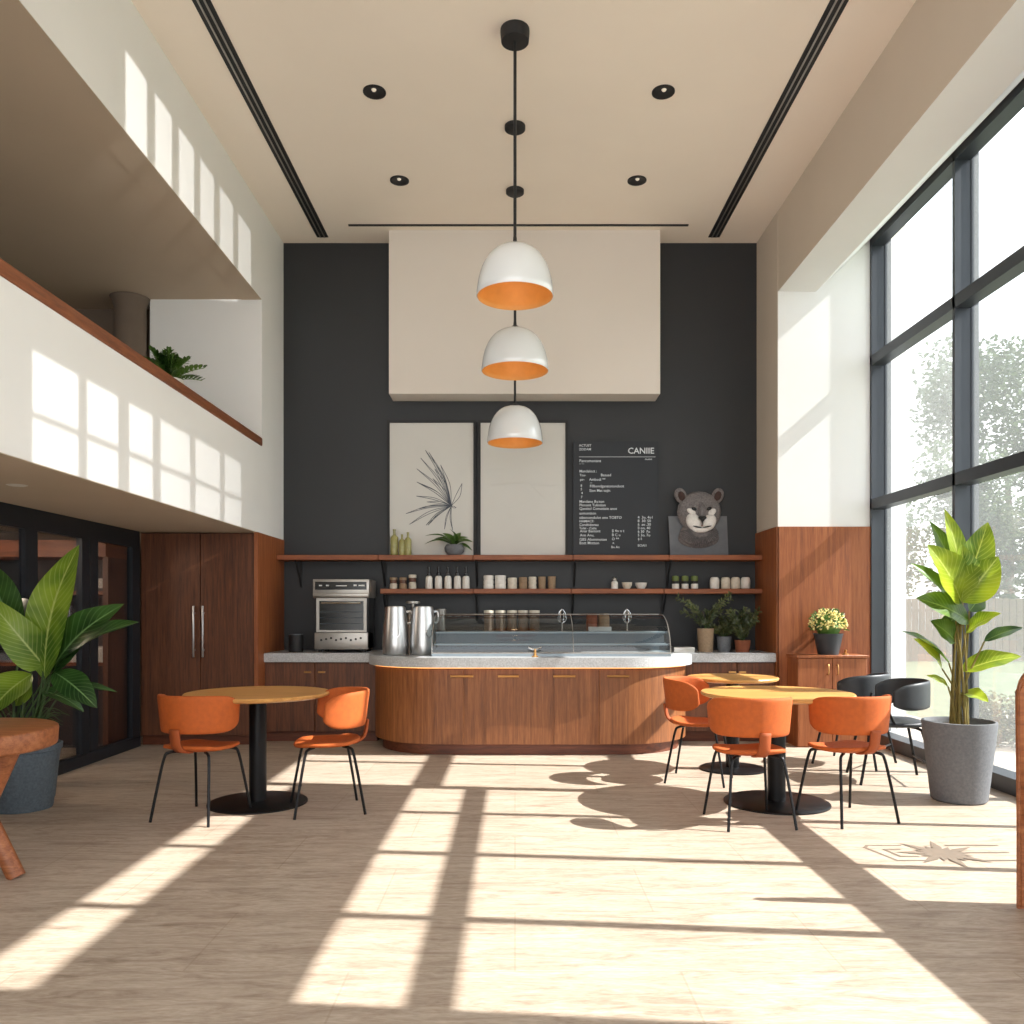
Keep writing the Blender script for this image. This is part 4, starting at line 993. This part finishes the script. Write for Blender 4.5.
LX, LY = -3.26, 5.5
t = big_plant('potted_plant', 'large-leaved plant in a blue-grey planter by the black glass doors', (LX, LY, 0), 'bluepot',
    [(0, 0), (0.172, 0), (0.177, 0.01), (0.183, 0.06), (0.189, 0.07), (0.21, 0.30), (0.222, 0.385), (0.232, 0.39), (0.235, 0.425), (0.224, 0.43), (0.214, 0.41), (0.21, 0.385), (0, 0.385)], 0.395, 0.212)
def L_(px, py, dy=0.0): return W(px, py, LY+dy)-Vector((LX, LY, 0))
wl = LY/FOC
spec = [ # px base, tip, width px
 ((44, 680), (79, 545), 42, 'ficus', 0.05, (-0.15, -1, 0.05), 0.45), ((46, 668), (-18, 592), 34, 'ficus', -0.15, (0.5, -1, 0.15), 0.26), ((20, 640), (-14, 562), 34, 'ficusd', 0.1, (0.3, -1, 0.2), 0.45),
 ((50, 672), (124, 604), 42, 'ficusd', 0.02, (-0.3, -1, 0.5), 0.4), ((52, 674), (139, 622), 38, 'ficusd', -0.1, (-0.1, -0.6, 1), 0.4), ((32, 674), (-12, 716), 34, 'ficus', -0.18, (0.2, -0.7, 0.8), 0.4),
 ((54, 672), (97, 708), 26, 'ficusd', -0.16, (-0.1, -0.7, 0.9), 0.45), ((30, 676), (16, 706), 26, 'ficus', -0.05, (0, -1, 0.3), 0.5), ((58, 690), (117, 692), 12, 'ficusd', 0.1, (0, -0.6, 1), 0.4), ((40, 690), (84, 712), 18, 'ficusd', 0.08, (0, -0.6, 1), 0.4), ((40, 650), (14, 600), 40, 'ficusd', 0.2, (0, -1, 0.2), 0.45), ((46, 650), (60, 610), 36, 'ficusd', 0.25, (0, -1, 0.2), 0.45)]
lv = {'ficus': [], 'ficusd': []}; st = BM()
for bs, tp, w, mt, dy, nn, pk in spec:
    bs = L_(*bs, -0.03); tp = L_(*tp, dy)
    b = BM(); leaf(b, bs, tp, w*wl*1.1, nn, bend=0.10, fold=0.28, ripple=0.04, nu=18, nv=8, peak=pk); lv[mt].append(b)
    a = random.uniform(0, 6); rt = Vector((math.cos(a)*0.08, math.sin(a)*0.08, 0.39)); tube(st, [rt, (rt+bs)/2+Vector((rt.x*0.4, 0, 0)), bs], lambda u: 0.010-0.004*u, 7)
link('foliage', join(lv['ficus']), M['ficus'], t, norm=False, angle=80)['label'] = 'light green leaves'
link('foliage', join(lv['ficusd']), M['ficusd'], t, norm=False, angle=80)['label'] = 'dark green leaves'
f = BM()
for i in range(34):
    a = random.uniform(0, 2*PI); d = Vector((math.cos(a), math.sin(a), 0)); L = random.uniform(0.2, 0.42); base = d*0.06+Vector((0, 0, 0.39))
    pts = [base, base+d*L*0.35+Vector((0, 0, L*0.8)), base+d*L*0.8+Vector((0, 0, L*random.uniform(0.6, 1.1)))]
    tube(f, pts, lambda u: 0.006*(1-u*0.8), 5)
link('grass_blades', f, M['stemd'], t); link('stems', st, M['stemd'], t)

# ------------------------------------------------------------ wooden side table (front left) + bench end (front right)
t = thing('side_table', 'thick round wooden side table with crossed legs at the left edge of the photo', 'side table', (-2.77, 4.1, 0))
link('tabletop', lathe(BM(), [(0, 0.622), (0.435, 0.622), (0.447, 0.628), (0.451, 0.64), (0.455, 0.708), (0.452, 0.717), (0.444, 0.722), (0, 0.722)], seg=64), M['teak'], t, angle=50)
def slab_leg(p0, p1, p2):
    b = BM(); tube(b, [p0, p1, p2], 0.046, 12, n=1, flat=0.75, smooth=False, up=Vector((0, 1, 0))); return b
for q in range(3):
    a = -0.10+q*2*PI/3
    c_, s_ = math.cos(a), math.sin(a); P = lambda r, z, w=0.0: Vector((c_*r-s_*w, s_*r+c_*w, z))
    b = BM(); tube(b, [P(0.30, 0.625), P(0.15, 0.31)], 0.044, 12, smooth=False); tube(b, [P(0.14, 0.36), P(0.235, 0.18), P(0.33, 0.0)], 0.042, 12)
    link('leg', b, M['teak'], t)
t = thing('bench', 'wooden bench end panel with rounded top corner at the right edge of the photo', 'bench', (0, 0, 0))
r = 0.12; xa, zt = 2.205, 1.07
pl_ = [(xa, 0.0)]+[(xa+r-r*math.cos(k*PI/16), zt-r+r*math.sin(k*PI/16)) for k in range(9)]+[(2.61, zt), (2.61, 0.0)]
b = BM(); prism(b, pl_, 3.625, 3.66, 'y')
bmesh.ops.bevel(b, geom=[e for e in b.edges if abs(e.verts[0].co.y-e.verts[1].co.y) < 1e-4], offset=0.010, segments=3, affect='EDGES')
link('end_panel', b, M['teak'], t)
link('backrest', box(BM(), (2.56, 2.4, 0.3), (2.61, 3.625, 0.82), 0.01), M['teak'], t)
link('seat', box(BM(), (2.22, 2.4, 0.38), (2.56, 3.625, 0.45), 0.01), M['teak'], t)
# flat grey-brown leaf-star and line marks laid just above the floor
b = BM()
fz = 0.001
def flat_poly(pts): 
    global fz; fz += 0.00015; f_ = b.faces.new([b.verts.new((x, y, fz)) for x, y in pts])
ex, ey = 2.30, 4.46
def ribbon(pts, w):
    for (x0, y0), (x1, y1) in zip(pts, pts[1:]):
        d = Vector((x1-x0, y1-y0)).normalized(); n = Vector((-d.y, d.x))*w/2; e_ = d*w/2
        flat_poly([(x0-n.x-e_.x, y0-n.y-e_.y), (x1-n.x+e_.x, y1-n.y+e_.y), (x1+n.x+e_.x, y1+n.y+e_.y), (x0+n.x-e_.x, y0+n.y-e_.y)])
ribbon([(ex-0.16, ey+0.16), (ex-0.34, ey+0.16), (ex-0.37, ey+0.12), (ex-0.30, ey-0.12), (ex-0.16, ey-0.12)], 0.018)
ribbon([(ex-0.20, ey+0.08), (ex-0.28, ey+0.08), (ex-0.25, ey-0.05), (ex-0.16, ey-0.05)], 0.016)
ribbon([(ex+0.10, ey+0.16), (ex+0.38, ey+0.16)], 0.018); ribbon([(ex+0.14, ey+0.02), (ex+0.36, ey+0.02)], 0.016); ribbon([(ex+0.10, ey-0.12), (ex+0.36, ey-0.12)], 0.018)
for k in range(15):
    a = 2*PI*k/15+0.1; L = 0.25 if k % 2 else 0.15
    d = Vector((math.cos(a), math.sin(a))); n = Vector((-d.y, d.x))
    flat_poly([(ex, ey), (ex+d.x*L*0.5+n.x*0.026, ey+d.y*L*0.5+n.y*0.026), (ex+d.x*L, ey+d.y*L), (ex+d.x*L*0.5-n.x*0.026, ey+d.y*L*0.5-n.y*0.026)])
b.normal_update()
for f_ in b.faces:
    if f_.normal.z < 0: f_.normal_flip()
single('floor_mark', b, M['markink'], 'grey leaf-star mark with line brackets on the sunlit floor at right', 'floor emblem', norm=False, smooth=False)

# ------------------------------------------------------------ outside
o = struct('ground', box(BM(), (3.9, -30, -0.12), (60, 60, -0.02)), M['grass'])
struct('ground_2', box(BM(), (3.76, -30, -0.1), (5.0, 13, -0.005)), M['terrace'])
t = thing('garden_fence', 'pale vertical-board timber fence across the garden outside the window', 'fence', (0, 22, 0))
x = 7.0
b = BM()
while x < 20:
    box(b, (x, -0.012, 0), (x+0.17, 0.012, 1.66+0.01*math.sin(x*9))); x += 0.185
link('boards', b, M['fence'], t, smooth=False)
for z in (0.3, 1.3): link('fence_rail', box(BM(), (7, 0.013, z), (20, 0.06, z+0.08)), M['fence'], t)
def tree(lab, x, y, h, r, lm, seed, n=2600, cat='tree', name='tree', trunk=True, flat=1.0, ls=0.22, zc=None, grp='trees beyond the fence'):
    random.seed(seed)
    t = thing(name, lab, cat, (x, y, -0.02), 0, grp)
    if trunk:
        b = BM(); tube(b, [(0, 0, 0), (0.1, 0, h*0.4), (0, 0.1, h*0.75)], lambda u: 0.18*(1-u*0.7), 10); link('trunk', b, M['bark'], t)
    f = BM(); lobes = [(Vector((random.uniform(-.55, .55)*r, random.uniform(-.55, .55)*r, (zc or h*0.62)+random.uniform(-.42, .42)*h*flat)), r*random.uniform(0.35, 0.6)) for _ in range(12)]
    for i in range(n):
        c, rr = random.choice(lobes); v = Vector((random.gauss(0, 1), random.gauss(0, 1), random.gauss(0, 1))).normalized()*rr*random.random()**0.4
        p = c+v
        if p.z < 0.03: p.z = abs(p.z)+0.03
        d = Vector((random.gauss(0, 1), random.gauss(0, 1), random.gauss(0, 0.6))).normalized()*ls*random.uniform(0.6, 1.2)
        leaf(f, p, p+d, ls*0.55, n=(random.gauss(0, 1), random.gauss(0, 1), 1), nu=2, nv=2, bend=0.05)
    link('crown', f, lm, t, norm=False)
tree('tall pale leafy tree rising beyond the fence, right of the main mullion', 16.0, 27, 9.2, 3.0, M['leafA'], 1, 11000, ls=0.24)
tree('lower bushy tree behind the fence seen through the left window panes', 13.2, 31, 5.0, 2.3, M['leafB'], 2, 7500, ls=0.22)
tree('rounded pale tree close behind the fence at the right edge of the window', 13.0, 24, 5.6, 1.5, M['leafB'], 4, 6500, ls=0.18)
tree('slim pale tree standing beyond the fence at the left edge of the window', 10.6, 26, 4.3, 1.3, M['leafB'], 6, 4000, ls=0.18)
tree('sandy green garden shrub close outside the window behind the grey planter', 4.75, 8.1, 0.62, 0.46, M['shrub'], 9, 2200, 'shrub', 'garden_shrub', False, 0.5, 0.05, 0.28, None)

# ------------------------------------------------------------ light
wd = bpy.data.worlds.new('daylight'); SC.world = wd; wd.use_nodes = True
nt = wd.node_tree; bg = nt.nodes['Background']
tc = N(nt, 'ShaderNodeTexCoord'); sp = N(nt, 'ShaderNodeSeparateXYZ'); nt.links.new(tc.outputs['Generated'], sp.inputs[0])
r = ramp(nt, [(0.0, (0.92, 0.93, 0.92, 1)), (0.25, (0.88, 0.94, 1.0, 1)), (1.0, (0.70, 0.83, 1.0, 1))]); nt.links.new(sp.outputs['Z'], r.inputs['Fac'])
nz = N(nt, 'ShaderNodeTexNoise', Scale=3.0, Detail=5); nt.links.new(tc.outputs['Generated'], nz.inputs['Vector'])
r2 = ramp(nt, [(0.42, (0, 0, 0, 1)), (0.62, (1, 1, 1, 1))]); nt.links.new(nz.outputs['Fac'], r2.inputs['Fac'])
mx = N(nt, 'ShaderNodeMix', data_type='RGBA'); mx.inputs[7].default_value = (1.0, 1.0, 1.0, 1)
nt.links.new(r2.outputs['Color'], mx.inputs['Factor']); nt.links.new(r.outputs['Color'], mx.inputs[6]); nt.links.new(mx.outputs[2], bg.inputs['Color'])
bg.inputs['Strength'].default_value = 1.7

sun = bpy.data.lights.new('sun', 'SUN'); sun.energy = 8.4; sun.angle = math.radians(0.45); sun.color = (1.0, 0.96, 0.915)
so = bpy.data.objects.new('sun', sun); COL.objects.link(so)
d = Vector((-1.0, 0.10, -0.89)).normalized()
so.rotation_euler = d.to_track_quat('-Z', 'Y').to_euler()

# added unseen spot lamps, masked to throw sun-patch shapes on the left wall
def projector(name, loc, target, rects, energy, cone):
    l = bpy.data.lights.new(name, 'SPOT'); l.energy = energy; l.spot_size = cone; l.spot_blend = 0.0; l.shadow_soft_size = 0.01; l.color = (1.0, 0.98, 0.95)
    o = bpy.data.objects.new(name, l); COL.objects.link(o); o.location = loc
    o.rotation_euler = (Vector(target)-Vector(loc)).to_track_quat('-Z', 'Y').to_euler()
    l.use_nodes = True; nt = l.node_tree; em = nt.nodes['Emission']
    g = N(nt, 'ShaderNodeNewGeometry'); sp = N(nt, 'ShaderNodeSeparateXYZ'); nt.links.new(g.outputs['Incoming'], sp.inputs[0])
    def mth(op, a, b=None, c=None):
        n = N(nt, 'ShaderNodeMath', operation=op)
        for i, v in enumerate((a, b, c)):
            if v is None: continue
            if isinstance(v, (int, float)): n.inputs[i].default_value = v
            else: nt.links.new(v, n.inputs[i])
        return n.outputs[0]
    dxw = XL-loc[0]
    Yw = mth('MULTIPLY_ADD', mth('DIVIDE', sp.outputs['Y'], sp.outputs['X']), dxw, loc[1])
    Zw = mth('MULTIPLY_ADD', mth('DIVIDE', sp.outputs['Z'], sp.outputs['X']), dxw, loc[2])
    tot = None; sft = 0.02
    def band(v, a, b):
        def ss(edge, up):
            n = N(nt, 'ShaderNodeMapRange', interpolation_type='SMOOTHSTEP')
            n.inputs['From Min'].default_value = edge-sft; n.inputs['From Max'].default_value = edge+sft
            n.inputs['To Min'].default_value = 0 if up else 1; n.inputs['To Max'].default_value = 1 if up else 0
            nt.links.new(v, n.inputs['Value']); return n.outputs[0]
        return mth('MULTIPLY', ss(a, True), ss(b, False))
    for (y0, y1, z0, z1) in rects:
        m_ = mth('MULTIPLY', band(Yw, y0, y1), band(Zw, z0, z1))
        tot = m_ if tot is None else mth('ADD', tot, m_)
    nt.links.new(tot, em.inputs['Strength'])
ys = [(4.32, 4.77), (4.87, 5.25), (5.40, 5.75), (5.88, 6.41), (6.52, 7.06), (7.18, 7.60)]
projector('added_spot_parapet', (2.3, 1.0, 4.6), (XL, 5.8, 2.4), [(a, c, 2.35, 2.66) for a, c in ys]+[(a, c, 2.06, 2.31) for a, c in ys], 900, math.radians(70))
yu = [(5.35, 5.66), (5.79, 6.07), (6.2, 6.49), (6.62, 6.92), (7.06, 7.39), (7.53, 7.89)]
projector('added_spot_upper', (2.3, 1.0, 4.0), (XL, 6.5, 4.6), [(a, c, 4.36, 4.92) for a, c in yu], 900, math.radians(70))

sl = bpy.data.lights.new('store_fill', 'POINT'); sl.energy = 30; sl.color = (1.0, 0.82, 0.62); sl.shadow_soft_size = 0.15  # added unseen fill to brighten the room behind the glass doors
lo = bpy.data.objects.new('store_fill', sl); lo.location = (-4.6, 6.2, 1.9); COL.objects.link(lo)
# ------------------------------------------------------------ camera
cam = bpy.data.cameras.new('camera'); cam.sensor_width = 36; cam.lens = 36*FOC/1024
cam.shift_y = (CY-512)/1024; cam.shift_x = -(CX-512)/1024; cam.clip_start = 0.05; cam.clip_end = 300
co = bpy.data.objects.new('camera', cam); COL.objects.link(co); co.location = (0, 0, HC); co.rotation_euler = (PI/2, 0, 0)
SC.camera = co
SC.view_settings.view_transform = 'Standard'; SC.view_settings.look = 'None'; SC.view_settings.exposure = 0.9
SC.cycles.use_denoising = True
SC.cycles.max_bounces = 10; SC.cycles.diffuse_bounces = 6; SC.cycles.transparent_max_bounces = 16; SC.cycles.sample_clamp_indirect = 6.0
